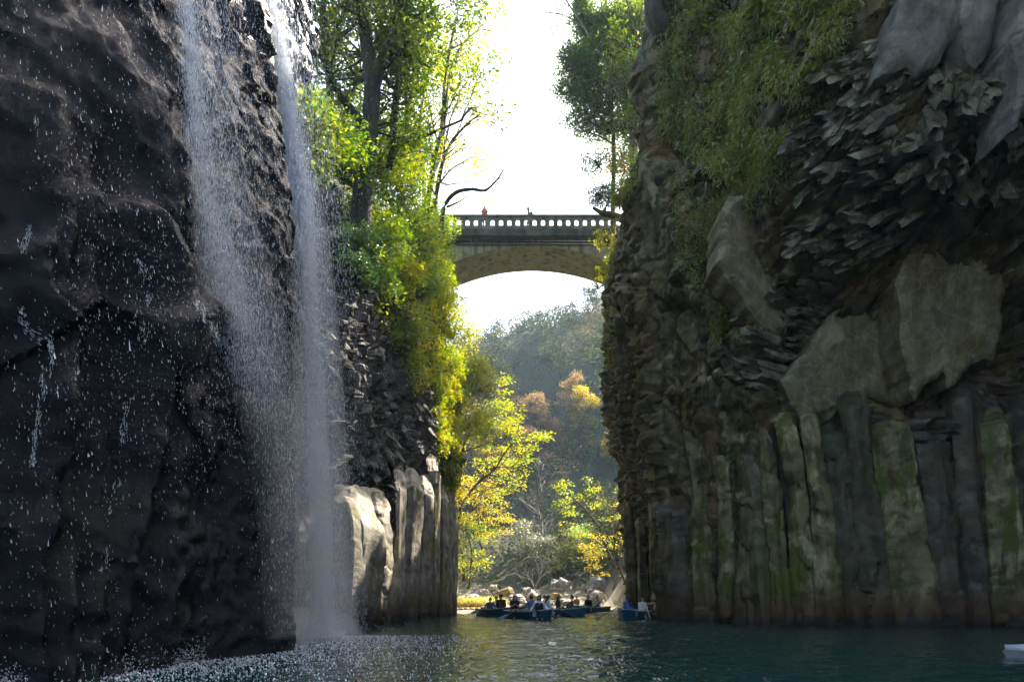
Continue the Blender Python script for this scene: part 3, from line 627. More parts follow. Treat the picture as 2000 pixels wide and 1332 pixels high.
# ------------------------------------------------------------------ plants
def leaf_geo(cent, n, rad, size, rs, up=0.5, flat=1.0, droop=0.0, asp=0.5, out=None):
    """n leaves round every centre: small folded blades with a direction of their own"""
    cent = np.asarray(cent, float); m = len(cent)*n
    c = np.repeat(cent, n, 0); r = rs.randn(m, 3); r *= (rs.rand(m, 1)**0.33)/np.linalg.norm(r, axis=1)[:, None]
    off = r*np.asarray(rad, float)*np.array((1, 1, flat)); p = c+off
    nrm = rs.randn(m, 3); nrm[:, 2] = np.abs(nrm[:, 2])+up*2; nrm /= np.linalg.norm(nrm, axis=1)[:, None]
    d = off+rs.randn(m, 3)*np.mean(rad)*0.5; d[:, 2] -= droop
    a = d-nrm*(d*nrm).sum(1)[:, None]; a /= np.linalg.norm(a, axis=1)[:, None]+1e-9; b = np.cross(nrm, a)
    L = (size*(0.6+0.8*rs.rand(m)))[:, None]; w = L*asp
    v = np.stack([p, p+a*L*0.5+b*w*0.5+nrm*L*0.08, p+a*L-nrm*L*0.06, p+a*L*0.5-b*w*0.5+nrm*L*0.08], 1).reshape(-1, 3)
    i = np.arange(m)[:, None]*4; q = i+np.array([[0, 1, 2, 3]])
    return v, q
def grow(rng, base, d, L, r, lvl, segs, tips, spread=0.75, kids=(3, 5), wob=0.16, up=0.12, shrink=0.62, start=0.35):
    n = max(3, int(4+L*0.6)); p = np.array(base, float); d = np.array(d, float); pts = [p.copy()]; dirs = [d.copy()]
    for i in range(n):
        d = d+rng.randn(3)*wob; d[2] += up*0.3; d /= np.linalg.norm(d); p = p+d*L/n; pts.append(p.copy()); dirs.append(d.copy())
    rr = r*(1-0.72*np.linspace(0, 1, n+1)); segs.append((np.array(pts), rr, lvl))
    if lvl == 0: tips.append((pts[-1], d)); tips.append((pts[-2], d)); return
    k = rng.randint(kids[0], kids[1]+1)
    for j in range(k):
        t = start+(1-start)*(j+0.3+0.6*rng.rand())/k; i = min(n, int(t*n)); ax = rng.randn(3); ax -= dirs[i]*np.dot(ax, dirs[i]); ax /= np.linalg.norm(ax)+1e-9
        nd = dirs[i]*math.cos(spread)+ax*math.sin(spread); nd[2] += up; nd /= np.linalg.norm(nd)
        grow(rng, pts[i], nd, L*shrink*(1.1-0.5*t)*(0.8+0.4*rng.rand()), rr[i]*0.6, lvl-1, segs, tips, spread, kids, wob, up, shrink, 0.25)
    tips.append((pts[-1], d))
def tree(name, label, cat, base, height, r, lvl, leafmat, barkmat, seed, lean=(0, 0, 1), n=14, crad=0.6, lsize=0.15, flat=1.0, group=None, spread=0.75, kids=(3, 5), wob=0.16, up=0.12, shrink=0.62, start=0.35, trunk_pts=None, squash=None, asp=0.5, leafup=0.5, drop=0.0, blobs=()):
    rng = np.random.RandomState(seed); segs = []; tips = []
    d = np.array(lean, float); d /= np.linalg.norm(d)
    if trunk_pts is None: grow(rng, (0, 0, 0), d, height, r, lvl, segs, tips, spread, kids, wob, up, shrink, start)
    else:
        for tp, r0, r1 in trunk_pts:
            P_ = spline(np.asarray(tp, float)-np.asarray(base, float), 24); segs.append((P_, np.linspace(r0, r1, 24), lvl)); n_ = 24
            L = np.linalg.norm(np.diff(P_, axis=0), axis=1).sum()
            for j in range(kids[1]+2):
                i = int((start+(1-start)*(j+rng.rand())/(kids[1]+2))*(n_-1)); dd = P_[min(i+1, n_-1)]-P_[max(i-1, 0)]; dd /= np.linalg.norm(dd)
                ax = rng.randn(3); ax -= dd*np.dot(ax, dd); ax /= np.linalg.norm(ax); nd = dd*math.cos(spread)+ax*math.sin(spread); nd[2] += up; nd /= np.linalg.norm(nd)
                grow(rng, P_[i], nd, L*shrink*(0.6+0.5*rng.rand()), np.interp(i, [0, 23], [r0, r1])*0.5, lvl-1, segs, tips, spread, kids, wob, up, shrink, 0.3)
    stem = np.concatenate([s_[0] for s_ in segs if s_[2] == lvl]) if blobs else None
    for bx_, by_, bY, br, bn in blobs:       # leafy masses the photograph shows, each fed by limbs from the trunk
        cb = W(bx_, by_, bY)-np.asarray(base, float); u = rng.randn(bn, 3); u *= (rng.rand(bn, 1)**0.45)*br/np.linalg.norm(u, axis=1)[:, None]; u[:, 2] *= 0.8
        low = stem[np.argmin(np.linalg.norm(stem-(cb-np.array((0, 0, br*0.8))), axis=1))]
        for k, e in enumerate(cb+u):
            tips.append((e, np.array((0, 0, 1.0))))
            if k % 5 == 0: m_ = (low+e)/2+rng.randn(3)*0.15*br; segs.append((spline([low, m_, e], 7), np.linspace(0.05, 0.01, 7), 1))
    t = thing(name, label, cat, tuple(base), group=group)
    g = Geo(); gb = Geo() if leafmat is not None else g
    for pts, rr, lv in segs:
        (g if lv == lvl else gb).tube(pts, np.maximum(rr, 0.012 if lv else 0.008), 8 if lv == lvl else 5 if lv else 3, cap=lv > 0)
    link('trunk', g.mesh('trunk', barkmat), t)
    if gb is not g and gb.n: link('branches', gb.mesh('branches', barkmat), t)
    if leafmat is not None and n > 0:
        c = np.array([a for a, _ in tips]); 
        if drop > 0: c = c[rng.rand(len(c)) > drop]
        v, q = leaf_geo(c, n, crad, lsize, rng, flat=flat, asp=asp, up=leafup)
        link('crown', mk_mesh('crown', v, q, leafmat, False), t)
    return t
def dup(t, loc, rz, sc, label=None, group=None):
    r = t.copy(); COL.objects.link(r); r.location = loc; r.rotation_euler = (0, 0, rz); r.scale = (sc, sc, sc)
    if label: r['label'] = label
    if group: r['group'] = group
    for ch in list(t.children):
        c = ch.copy(); COL.objects.link(c); c.parent = r
    return r
def shrub(name, label, base, rad, n_cl, n_leaf, lsize, mat, seed, stemmat, squash=0.8, crad=0.34, group=None, cat='shrub', face=None, droop=0.0):
    rng = np.random.RandomState(seed); base = np.asarray(base, float)
    u = rng.randn(n_cl, 3); u /= np.linalg.norm(u, axis=1)[:, None]; u[:, 2] = u[:, 2]*0.8+0.25
    if face is not None:
        k = u@np.asarray(face, float) < -0.2; u[k] *= -1
    c = u*rad*(0.55+0.5*rng.rand(n_cl, 1))*np.array((1, 1, squash)); c += 0.25*rad*vnoise(c*0.9+seed, 3)[:, None]*u
    t = thing(name, label, cat, tuple(base), group=group); g = Geo()
    for k in range(0, n_cl, max(1, n_cl//16)):
        e = c[k]; mid = e*0.5+rng.randn(3)*0.12*rad; g.tube(spline([(0, 0, -0.2*rad), mid*0.6, mid, e], 7), np.linspace(0.022*rad+0.012, 0.008, 7), 4)
    link('stems', g.mesh('stems', stemmat), t)
    v, q = leaf_geo(c, n_leaf, crad*rad, lsize, rng, up=0.45, droop=droop)
    link('leaves', mk_mesh('leaves', v, q, mat, False), t); return t
ML_broad = leaf_mat('broad_leaves', (0.030, 0.075, 0.004), (0.10, 0.18, 0.008), (0.22, 0.24, 0.008), 0.5, 0.25)
ML_dark = leaf_mat('dark_evergreen_leaves', (0.010, 0.026, 0.010), (0.03, 0.055, 0.012), None, 0.35, 0.2)
ML_lime = leaf_mat('lime_leaves', (0.08, 0.15, 0.006), (0.20, 0.24, 0.008), (0.30, 0.24, 0.008), 0.55, 0.1)
ML_gold = leaf_mat('golden_leaves', (0.24, 0.19, 0.02), (0.34, 0.22, 0.03), (0.20, 0.20, 0.015), 0.55, 0.1)
ML_yellow = leaf_mat('yellow_leaves', (0.25, 0.22, 0.025), (0.34, 0.26, 0.02), None, 0.55, 0.1)
ML_orange = leaf_mat('orange_leaves', (0.17, 0.115, 0.055), (0.23, 0.16, 0.075), None, 0.35, 0.1)
ML_rust = leaf_mat('rust_leaves', (0.085, 0.062, 0.042), (0.14, 0.10, 0.06), None, 0.3, 0.0)
ML_olive = leaf_mat('olive_leaves', (0.04, 0.05, 0.016), (0.10, 0.105, 0.035), None, 0.4, 0.0)
ML_pine = leaf_mat('needle_leaves', (0.020, 0.030, 0.011), (0.05, 0.058, 0.02), None, 0.3, 0.0)
ML_mid = leaf_mat('green_leaves', (0.018, 0.045, 0.004), (0.06, 0.12, 0.008), (0.15, 0.18, 0.01), 0.45, 0.25)
ML_deep = leaf_mat('deep_green_leaves', (0.016, 0.048, 0.006), (0.06, 0.12, 0.008), (0.12, 0.16, 0.01), 0.5, 0.15)
ML_moss = leaf_mat('cliff_ferns', (0.10, 0.10, 0.008), (0.28, 0.25, 0.016), (0.17, 0.21, 0.05), 0.35, 0.15)
ML_grey = leaf_mat('grey_green_leaves', (0.08, 0.09, 0.05), (0.15, 0.15, 0.085), None, 0.4, 0.2)
MB_dark = bark_mat('dark_bark', (0.022, 0.018, 0.013), (0.065, 0.055, 0.04), 0.7)
MB_brown = bark_mat('brown_bark', (0.05, 0.035, 0.022), (0.13, 0.09, 0.055), 0.2)
MB_grey = bark_mat('grey_bark', (0.10, 0.09, 0.075), (0.22, 0.20, 0.17), 0.1)

# ---- trees on the left cliff
B = W(702, 452, 27)
tree('broadleaf_tree', 'big dark forked tree behind the main waterfall, thick mossy trunk', 'tree', B, 14, 0.5, 2, ML_mid, MB_dark, 3,
     trunk_pts=[([B+(0, 0, -1.5), B, W(716, 300, 27), W(727, 180, 27), W(718, 100, 27), W(704, 0, 27), W(690, -160, 27)], 0.5, 0.16),
                ([W(724, 190, 27), W(745, 120, 26.8), W(775, 40, 26.6), W(790, -80, 26.4)], 0.3, 0.1)],
     n=46, crad=0.8, lsize=0.19, spread=1.0, kids=(4, 6), shrink=0.34, start=0.22, up=0.0, drop=0.1,
     blobs=[(635, 40, 28, 1.4, 26), (800, 60, 28, 1.3, 22), (790, 170, 28, 1.2, 20), (645, 130, 28.5, 1.3, 26), (720, 20, 29.5, 1.2, 18), (790, 260, 28.2, 1.0, 16), (640, 240, 28, 1.0, 18)])
B = W(835, 435, 36)
tree('sparse_tree', 'slender many-stemmed tree with almost bare twigs beside the near end of the bridge', 'tree', B, 12, 0.2, 2, ML_yellow, MB_brown, 8,
     trunk_pts=[([B+(0, 0, -1), W(832, 430, 36), W(845, 330, 36), W(862, 250, 36), W(870, 150, 36), W(895, 20, 36)], 0.17, 0.04),
                ([W(834, 428, 36), W(850, 390, 36), W(870, 300, 36), W(905, 250, 36), W(940, 222, 36)], 0.13, 0.04),
                ([W(828, 430, 36), W(828, 340, 36.3), W(818, 250, 36.5), W(842, 120, 36.5), W(862, 60, 36.5)], 0.11, 0.03),
                ([W(866, 230, 36), W(885, 120, 36), W(935, 60, 36), W(985, 75, 36)], 0.06, 0.012)],
     n=6, crad=0.45, lsize=0.13, spread=0.6, kids=(3, 5), shrink=0.30, start=0.4, up=0.1, drop=0.5, wob=0.1)
B = W(862, 440, 38)
tree('bare_tree', 'leaning bare branch curving out over the near end of the bridge', 'tree', B, 5, 0.14, 1, None, MB_dark, 5,
     trunk_pts=[([B+(0, 0, -1), W(866, 410, 38), W(888, 378, 38), W(920, 370, 38), W(948, 372, 38), W(972, 350, 38), W(984, 330, 38)], 0.14, 0.03),
                ([W(872, 405, 38), W(895, 395, 38), W(918, 380, 38)], 0.06, 0.015), ([W(968, 353, 38), W(985, 345, 38), W(1000, 342, 38)], 0.03, 0.01)], n=0, spread=0.5, kids=(1, 2), shrink=0.12, start=0.6, wob=0.08)
k = 0
for nm, lab, px, py, Y, h, lm, sd, lsz, cr, n in (
    ('evergreen_tree', 'bushy green tree hugging the lip of the waterfall', 598, 290, 24.5, 6.0, ML_mid, 21, .16, .55, 30),
    ('evergreen_tree', 'dark evergreen with red-brown twigs above the waterfall', 645, 200, 29, 8, ML_dark, 22, .17, .6, 26),
    ('evergreen_tree', 'lime-lit tree just left of the big forked trunk', 655, 300, 30, 7, ML_broad, 23, .16, .55, 30),
    ('evergreen_tree', 'dark leafy tree right against the big forked trunk', 760, 330, 29, 8.5, ML_mid, 24, .17, .6, 28),
    ('maple_tree', 'spreading green tree between the forked trunk and the slender stems', 800, 340, 33, 9, ML_broad, 25, .16, .6, 26),
    ('maple_tree', 'golden tree on the bank behind the near end of the bridge', 850, 440, 60, 10, ML_yellow, 26, .2, .8, 26),
    ('maple_tree', 'pale rusty tree behind the golden one past the bridge', 835, 400, 70, 14, ML_gold, 27, .25, .9, 24),
    ('evergreen_tree', 'green tree at the very top of the picture over the fall', 585, 40, 26, 7, ML_mid, 28, .17, .6, 26)):
    tree(nm, lab, 'tree', W(px, py, Y), h, 0.09+h*0.009, 2, lm, MB_brown, sd, n=int(n*2.2), crad=cr*1.15, lsize=lsz, flat=0.6 if nm == 'maple_tree' else 0.85, spread=1.0, kids=(5, 7), start=0.1, up=0.03)

# ---- bushes that cover the left cliff from the forked tree down to the pillars
bush = [
 ('yellow-green bush in full sun at the foot of the forked tree', 742, 470, 29.5, 1.5, 0), ('bright bush hanging just below the slender tree', 795, 462, 34, 1.7, 0),
 ('glossy-leaved bush in front of the bridge\'s near end', 826, 500, 37, 1.6, 0), ('lime bush under the springing of the arch', 845, 590, 40, 1.8, 1),
 ('leafy bush halfway down the cliff face below the bridge', 815, 560, 35, 1.6, 0), ('mixed bush on the ledge over the broken rock', 770, 545, 32, 1.4, 1),
 ('round lime bush standing against the white sky gap', 880, 650, 42.5, 1.8, 1), ('sunlit bush on the cliff edge above the leaning slab', 862, 715, 40, 1.3, 1),
 ('low mossy bush on the shoulder of broken rock', 790, 640, 33, 1.3, 0), ('bush spilling over the rim by the wet wall', 735, 560, 29.5, 1.1, 0),
 ('golden bush under the round lime one', 905, 730, 45, 1.9, 1), ('pale bush reaching out over the river at mid height', 925, 760, 49, 1.9, 3),
 ('small yellow bush clinging beside the leaning slab', 880, 830, 42.6, 0.9, 1), ('olive bush on the bank behind the pillars', 905, 830, 47, 1.9, 1),
 ('dark bush in the shade beside the big trunk', 690, 500, 25.5, 1.1, 2), ('dark ferny bush on the wet wall by the fall', 690, 545, 24, 0.8, 2),
 ('green bush high beside the slender stems', 775, 400, 32, 1.7, 0), ('lime bush against the parapet\'s near end', 842, 445, 44, 1.5, 0),
 ('leafy bush filling the gap under the lip trees', 610, 290, 23, 1.3, 0), ('shady bush just right of the main fall\'s top', 640, 300, 24.5, 1.4, 0), ('bush between the lip trees and the forked trunk', 672, 330, 26, 1.3, 2), ('bush behind the forked trunk at head height', 735, 330, 30, 1.8, 0), ('bush high above the slender stems\' feet', 790, 300, 36, 2.0, 0), ('sunny bush left of the slender stems', 775, 350, 33, 1.6, 1),
 ('little golden bush low on the cliff over the last pillars', 868, 920, 42.8, 0.7, 1), ('grey-green bush leaning toward the valley', 935, 830, 55, 2.0, 3)]
for k, (lab, px, py, Y, r_, mi) in enumerate(bush):
    lm = (ML_broad, ML_lime, ML_dark, ML_grey)[mi]
    shrub('shrub', lab, W(px, py, Y), r_*0.95, int(95*r_), 20, 0.15 if mi != 3 else 0.18, lm, 50+k, MB_brown, 0.95, group='bushes on the cliff below the bridge', face=(0.3, -0.9, 0.3))
rs = np.random.RandomState(5)
def cover(name, label, D_, polys, n, size, mat, reach=0.25, droop=0.5, asp=0.35, per=3, up=0.2, clump=0.5, seed=3, thr=0.0):
    """leaves rooted on the rock wherever there is rock inside the outlines"""
    pts = []
    for poly, fr in polys:
        poly = np.array(poly, float); lo, hi = poly.min(0), poly.max(0); want = int(n*fr)
        pp = lo+rs.rand(want*4, 2)*(hi-lo); pp = pp[poly_in(pp[:, 0], pp[:, 1], poly)][:want]
        if clump:
            f = fbm(np.stack([pp[:, 0]/60, pp[:, 1]/60, pp[:, 0]*0], -1), 3, seed); pp = pp[f > thr-clump*rs.rand(len(f))]
        for a, b in pp:
            p, nn = D_.at(a, b)
            if p is not None: pts.append(np.concatenate([p, nn]))
    pts = np.array(pts); base = pts[:, :3]+pts[:, 3:]*reach*0.4
    v, q = leaf_geo(base, per, reach, size, rs, up=up, droop=droop, asp=asp)
    o = link(name, mk_mesh(name, v, q, mat, False)); tag(o, label, None, kind='stuff'); return o
cover('undergrowth', 'yellow-green creepers over the sunny cliff under the bridge', DL, [([(705, 440), (900, 430), (900, 700), (860, 760), (800, 720), (745, 640), (700, 520)], 0.75), ([(850, 740), (900, 740), (892, 960), (862, 960)], 0.25)], 4200, 0.16, ML_lime, 0.35, 0.3, 0.5, per=5, thr=0.15)
cover('undergrowth', 'leafy ground cover on the cliff top round the trunks', DL, [([(560, 200), (720, 250), (900, 300), (900, 460), (700, 460), (600, 330)], 1)], 2600, 0.17, ML_broad, 0.6, 0.2, 0.5, per=7, thr=-0.3)
cover('undergrowth', 'yellow-green plants trailing down the gorge edge nearly to the pillars', DL, [([(850, 730), (930, 730), (905, 900), (885, 1010), (855, 1010), (862, 880)], 0.8), ([(760, 640), (840, 640), (850, 760), (800, 760)], 0.2)], 1500, 0.15, ML_lime, 0.35, 0.5, 0.5, per=6, thr=0.0)
cover('undergrowth', 'dark ferns on the shady wall between fall and trunk', DL, [([(660, 330), (720, 420), (720, 560), (670, 520)], 1)], 700, 0.16, ML_dark, 0.3, 0.4, 0.4, per=4)
# ---- hanging green on the shaded cliff
cover('undergrowth', 'hanging ferns and grass on the upper shaded cliff', DR, [([(1285, 0), (1700, -60), (1640, 90), (1560, 200), (1520, 330), (1440, 430), (1400, 400), (1370, 300), (1290, 280)], 0.8),
      ([(1390, 380), (1470, 400), (1420, 600), (1400, 680), (1385, 560)], 0.12), ([(1180, 400), (1250, 320), (1230, 420), (1190, 520)], 0.08)], 14000, 0.20, ML_moss, 0.28, 0.75, 0.22, per=4, thr=0.1)
cover('undergrowth', 'greener leafy tufts among the hanging ferns', DR, [([(1300, 30), (1640, -40), (1560, 180), (1450, 380), (1320, 300)], 1)], 1700, 0.2, ML_broad, 0.3, 0.3, 0.45, per=4, thr=0.35)
cover('undergrowth', 'moss and short ferns on the middle of the shaded cliff', DR, [([(1300, 300), (1400, 380), (1400, 640), (1330, 520)], 0.5), ([(1500, 200), (1640, 160), (1560, 330), (1500, 400)], 0.5)], 1500, 0.15, ML_moss, 0.2, 0.5, 0.3, per=4, thr=0.1)
cover('undergrowth', 'thin weeds along the narrow far wall', DR, [([(1150, 430), (1200, 430), (1200, 720), (1175, 720)], 1)], 500, 0.15, ML_moss, 0.25, 0.4, 0.4, per=4)
for k, (px, py, sz) in enumerate(((1885, 170, 0.5), (1900, 130, 0.5), (1760, 225, 0.45), (1845, 15, 0.6), (1620, 170, 0.4))):
    p, nn = DR.at(px, py); rng = np.random.RandomState(k); g = Geo()
    t = thing('fern', ('yellowing fern hanging between the two grey slabs', 'small gold fern just above the yellowing one', 'green fern on the dark broken columns', 'bright fern tuft beside the big grey slab', 'fern at the edge of the mossy shoulder')[k], 'fern', tuple(p+nn*0.1))
    for f in range(7):
        a = rng.rand()*6.28; d = np.array((math.cos(a), math.sin(a)*0.6-0.5, 0.25)); pt = spline([(0, 0, 0), d*0.4*sz, d*0.8*sz+(0, 0, -0.1*sz), d*1.2*sz+(0, 0, -0.5*sz)], 12)
        g = Geo().tube(pt, np.linspace(0.008, 0.003, 12), 3)
        for i in range(2, 12):
            for sgn in (-1, 1):
                sd = np.cross(pt[i]-pt[i-1], (0, 0, 1)); sd = sd/np.linalg.norm(sd)*sgn*0.16*sz*(1-i/14); w_ = (pt[i]-pt[i-1])*0.8
                g.add([pt[i], pt[i]+sd*0.5+w_*0.6, pt[i]+sd, pt[i]+sd*0.5-w_*0.2], [(0, 1, 2, 3)])
        link('frond', g.mesh('frond', ML_gold if k < 2 else ML_moss, False), t)

# ---- trees on the right cliff
B = W(1197, 400, 48)
tree('evergreen_tree', 'thin-trunked evergreen leaning out above the far end of the parapet', 'tree', B, 14, 0.2, 2, ML_deep, MB_brown, 31,
     trunk_pts=[([B+(0, 0, -4), B, W(1199, 300, 48), W(1194, 200, 48), W(1188, 90, 48), W(1180, -60, 48)], 0.2, 0.07), ([W(1194, 200, 48), W(1160, 150, 47), W(1125, 110, 46.5)], 0.08, 0.02), ([W(1192, 150, 48), W(1165, 80, 48), W(1140, 20, 48)], 0.08, 0.02)],
     n=40, crad=0.65, lsize=0.18, spread=1.0, kids=(4, 6), shrink=0.24, start=0.42, up=0.1,
     blobs=[(1125, 125, 47.5, 1.3, 70), (1110, 175, 47.5, 1.0, 44), (1150, 190, 48, 1.5, 90), (1165, 100, 48, 1.6, 90), (1150, 40, 48, 1.3, 50), (1205, 160, 48, 1.5, 80), (1140, 235, 48, 1.0, 40), (1200, 50, 48, 1.5, 70)])
B = W(1238, 330, 47)
tree('evergreen_tree', 'sturdier brown-trunked tree rooted on the mossy cliff top', 'tree', B, 16, 0.32, 2, ML_broad, MB_brown, 32,
     trunk_pts=[([B+(0, 0, -5), B, W(1236, 220, 47), W(1228, 100, 47), W(1215, -40, 47), W(1205, -140, 47)], 0.33, 0.12)],
     blobs=[(1235, 60, 47, 1.5, 70), (1270, 150, 47, 1.4, 70), (1225, 150, 46.5, 1.3, 60), (1262, 220, 46, 1.1, 50), (1225, 230, 47, 1.2, 44), (1265, 20, 47, 1.4, 50), (1215, 90, 48, 1.4, 60), (1240, 270, 47.5, 1.1, 50), (1255, 110, 48, 1.3, 60), (1285, 80, 47.5, 1.2, 40), (1215, 40, 48, 1.5, 70), (1225, 200, 48.5, 1.3, 60), (1195, 250, 48.5, 1.1, 50), (1275, 170, 47.5, 1.3, 60)],
     n=40, crad=0.75, lsize=0.18, spread=1.1, kids=(4, 6), shrink=0.26, start=0.25, up=0.05)
B = W(1275, 260, 45)
tree('evergreen_tree', 'lime-lit leafy tree squeezed between trunk and cliff edge', 'tree', B, 9, 0.16, 2, ML_broad, MB_brown, 33, n=44, crad=0.7, lsize=0.17, spread=0.9, kids=(4, 5), start=0.2)
tree('bare_tree', 'fine bare twigs reaching into the white sky', 'tree', W(1205, 130, 47), 6, 0.08, 2, None, MB_grey, 34,
     trunk_pts=[([W(1215, 180, 47), W(1150, 70, 47), W(1105, 0, 47), W(1080, -40, 47)], 0.09, 0.03), ([W(1140, 55, 47), W(1100, 30, 47), W(1050, 22, 47), W(1010, 10, 47)], 0.045, 0.012), ([W(1120, 30, 47), W(1090, 60, 47), W(1060, 75, 47)], 0.03, 0.01)], n=0, spread=0.6, kids=(2, 3), shrink=0.25, start=0.3, wob=0.1)
shrub('shrub', 'dark little shrub on the stump past the parapet end', W(1172, 385, 43.5), 0.85, 80, 18, 0.13, ML_dark, 91, MB_dark)
shrub('shrub', 'bluish dark shrub between thin trunk and sky', W(1168, 320, 47), 1.3, 90, 16, 0.14, ML_deep, 92, MB_dark)
shrub('shrub', 'orange-tinted shrub behind the thin trunk', W(1215, 320, 48.5), 1.2, 80, 16, 0.15, ML_gold, 93, MB_dark)
shrub('shrub', 'leafy shrub filling the gap between the two trunks and the cliff', W(1245, 330, 46), 1.4, 120, 20, 0.15, ML_mid, 97, MB_dark)
shrub('shrub', 'sunlit lime shrub hard against the upper cliff edge', W(1272, 215, 45.5), 1.5, 120, 20, 0.15, ML_lime, 98, MB_dark)
shrub('shrub', 'dark shrub at the foot of the thin trunk', W(1205, 385, 45), 1.0, 90, 18, 0.14, ML_deep, 99, MB_dark)
shrub('shrub', 'sparse weeds dangling under the far springing of the arch', W(1168, 560, 48), 0.85, 34, 12, 0.13, ML_moss, 94, MB_dark, droop=0.5)
shrub('shrub', 'sunny tuft on the rock by the far springing', W(1178, 535, 45.6), 0.5, 24, 12, 0.12, ML_lime, 95, MB_dark)
shrub('shrub', 'leafy shrub draped over the far end of the bridge deck', W(1185, 470, 44.8), 0.9, 44, 14, 0.13, ML_moss, 96, MB_dark, droop=0.4)
t = thing('stump', 'dark broken stump sticking out past the parapet end', 'stump', tuple(W(1215, 425, 43)))
b0 = np.array(t.location); g = Geo().tube(spline([W(1225, 432, 43.2)-b0, W(1195, 420, 43)-b0, W(1175, 416, 42.8)-b0, W(1158, 406, 42.8)-b0], 14), np.linspace(0.26, 0.09, 14), 9)
link('trunk', g.mesh('trunk', MB_dark), t); link('branch', Geo().tube(spline([W(1178, 416, 42.8)-b0, W(1186, 400, 42.8)-b0, W(1192, 384, 42.9)-b0], 8), np.linspace(0.12, 0.06, 8), 6).mesh('branch', MB_dark), t)
t = thing('stump', 'thick curved root at the very top of the mossy cliff edge', 'stump', tuple(W(1300, 55, 32)))
b0 = np.array(t.location); link('trunk', Geo().tube(spline([W(1325, 75, 32)-b0, W(1300, 58, 31.6)-b0, W(1280, 35, 31.6)-b0, W(1275, -10, 31.8)-b0, W(1258, -70, 32)-b0], 18), np.linspace(0.55, 0.4, 18), 10).mesh('trunk', MB_dark), t)

# ---- far bank and hill
def on_land(px, Y): x = WX(px, Y); return x, Y, float(land(np.array([x]), np.array([float(Y)]))[0])
def hill_at(px, py, h):       # where a tree of height h must be rooted for its crown to stand at (px, py)
    Y = np.arange(68.0, 168, 0.5); x = WX(px, Y); z = land(x, Y); q = HZ-F*(z+0.62*h-CZ)/Y; k = int(np.argmax(q <= py)) if (q <= py).any() else int(np.argmin(q)); return x[k], Y[k], z[k]
def layered(label, px, py, Y, h, lm, seed, name='maple_tree', lean=(0.1, -0.1, 1), n=20, ls=0.2, flat=0.3, sprd=1.05, bm=MB_brown, crad=0.75, r=None, kids=(5, 7), group=None):
    return tree(name, label, 'tree', W(px, py, Y), h, r or 0.012*h+0.03, 2, lm, bm, seed, lean=lean, n=n, crad=crad, lsize=ls, flat=flat, spread=sprd, kids=kids, shrink=0.52, start=0.25, up=0.02, group=group)
layered('large golden maple overhanging the near side of the far bank', 905, 1135, 60, 11.0, ML_gold, 41, n=26)
layered('yellow-green maple crown just above the golden one', 895, 1020, 57, 9.0, ML_lime, 42, n=26)
layered('lime maple low behind the last pillar', 915, 1150, 57, 5.5, ML_lime, 43, n=22)
layered('golden maple with pink tips out toward mid river', 945, 1100, 63, 8.0, ML_gold, 44, n=24)
layered('pale lime tree on the bank behind the pillars', 900, 930, 54, 7.5, ML_lime, 49, n=24)
layered('tall yellow-green maple beside the far edge of the gorge', 1200, 1110, 64, 9.6, ML_lime, 45, lean=(-0.3, -0.1, 1), n=26)
layered('thin-stemmed golden maple in front of the yellow-green one', 1224, 1150, 61, 7.4, ML_yellow, 46, lean=(-0.36, 0, 1), n=22)
layered('small green maple low beside the yellow-green one', 1160, 1120, 70, 5.0, ML_broad, 47, n=20)
tree('bare_tree', 'silvery bare tree drooping over the pale boulders', 'tree', W(955, 1140, 66), 5.0, 0.12, 2, None, MB_grey, 48, lean=(0.9, -0.2, 0.35), spread=0.6, kids=(4, 6), wob=0.14, up=-0.08)
farx = [
 ('big grey bare tree in the middle of the far slope', 1060, 950, 95, 11, None, 'bare_tree', 60), ('yellow tree high on the far slope', 1145, 815, 118, 7.5, ML_yellow, 'autumn_tree', 61),
 ('orange tree near the top of the far slope', 1115, 790, 122, 8, ML_orange, 'autumn_tree', 62), ('wide rust tree at the centre of the far slope', 1062, 815, 118, 7.5, ML_rust, 'autumn_tree', 63),
 ('orange-brown tree beside the dark cedar', 1015, 800, 116, 7.5, ML_orange, 'autumn_tree', 64), ('tan tree behind the golden maple crowns', 985, 895, 92, 7, ML_gold, 'autumn_tree', 65),
 ('pale tan tree a little higher than the other tan one', 975, 850, 100, 6.5, ML_gold, 'autumn_tree', 66), ('grey-green bushy tree above the silvery bare one', 1010, 1070, 76, 7, ML_grey, 'evergreen_tree', 67),
 ('pale leafless tree on the lower slope', 1060, 1040, 82, 6.5, None, 'bare_tree', 68), ('small golden tree half hidden by the shaded cliff', 1195, 880, 100, 5, ML_yellow, 'autumn_tree', 69),
 ('rust tree left of the yellow one', 1090, 850, 112, 6, ML_rust, 'autumn_tree', 70), ('brown twiggy tree over the big grey bare one', 1040, 880, 108, 6.5, ML_rust, 'autumn_tree', 71),
 ('bare brown tree close to the cliff edge', 1175, 960, 90, 6, None, 'bare_tree', 72), ('olive tree at the foot of the slope', 1100, 1090, 76, 5.5, ML_olive, 'evergreen_tree', 73),
 ('grey twiggy tree at the foot of the slope', 1040, 1120, 74, 4.5, None, 'bare_tree', 74)]
for lab, px, py, Y, h, lm, nm, sd in farx:
    x, y, z = hill_at(px, py, h)
    tree(nm, lab, 'tree', (x, y, z-0.4), h, 0.09+0.012*h, 2, lm, MB_grey if lm is None else MB_brown, sd, n=0 if lm is None else 26, crad=0.8, lsize=0.28, flat=0.5, spread=0.8, kids=(6, 8), shrink=0.55, start=0.2)
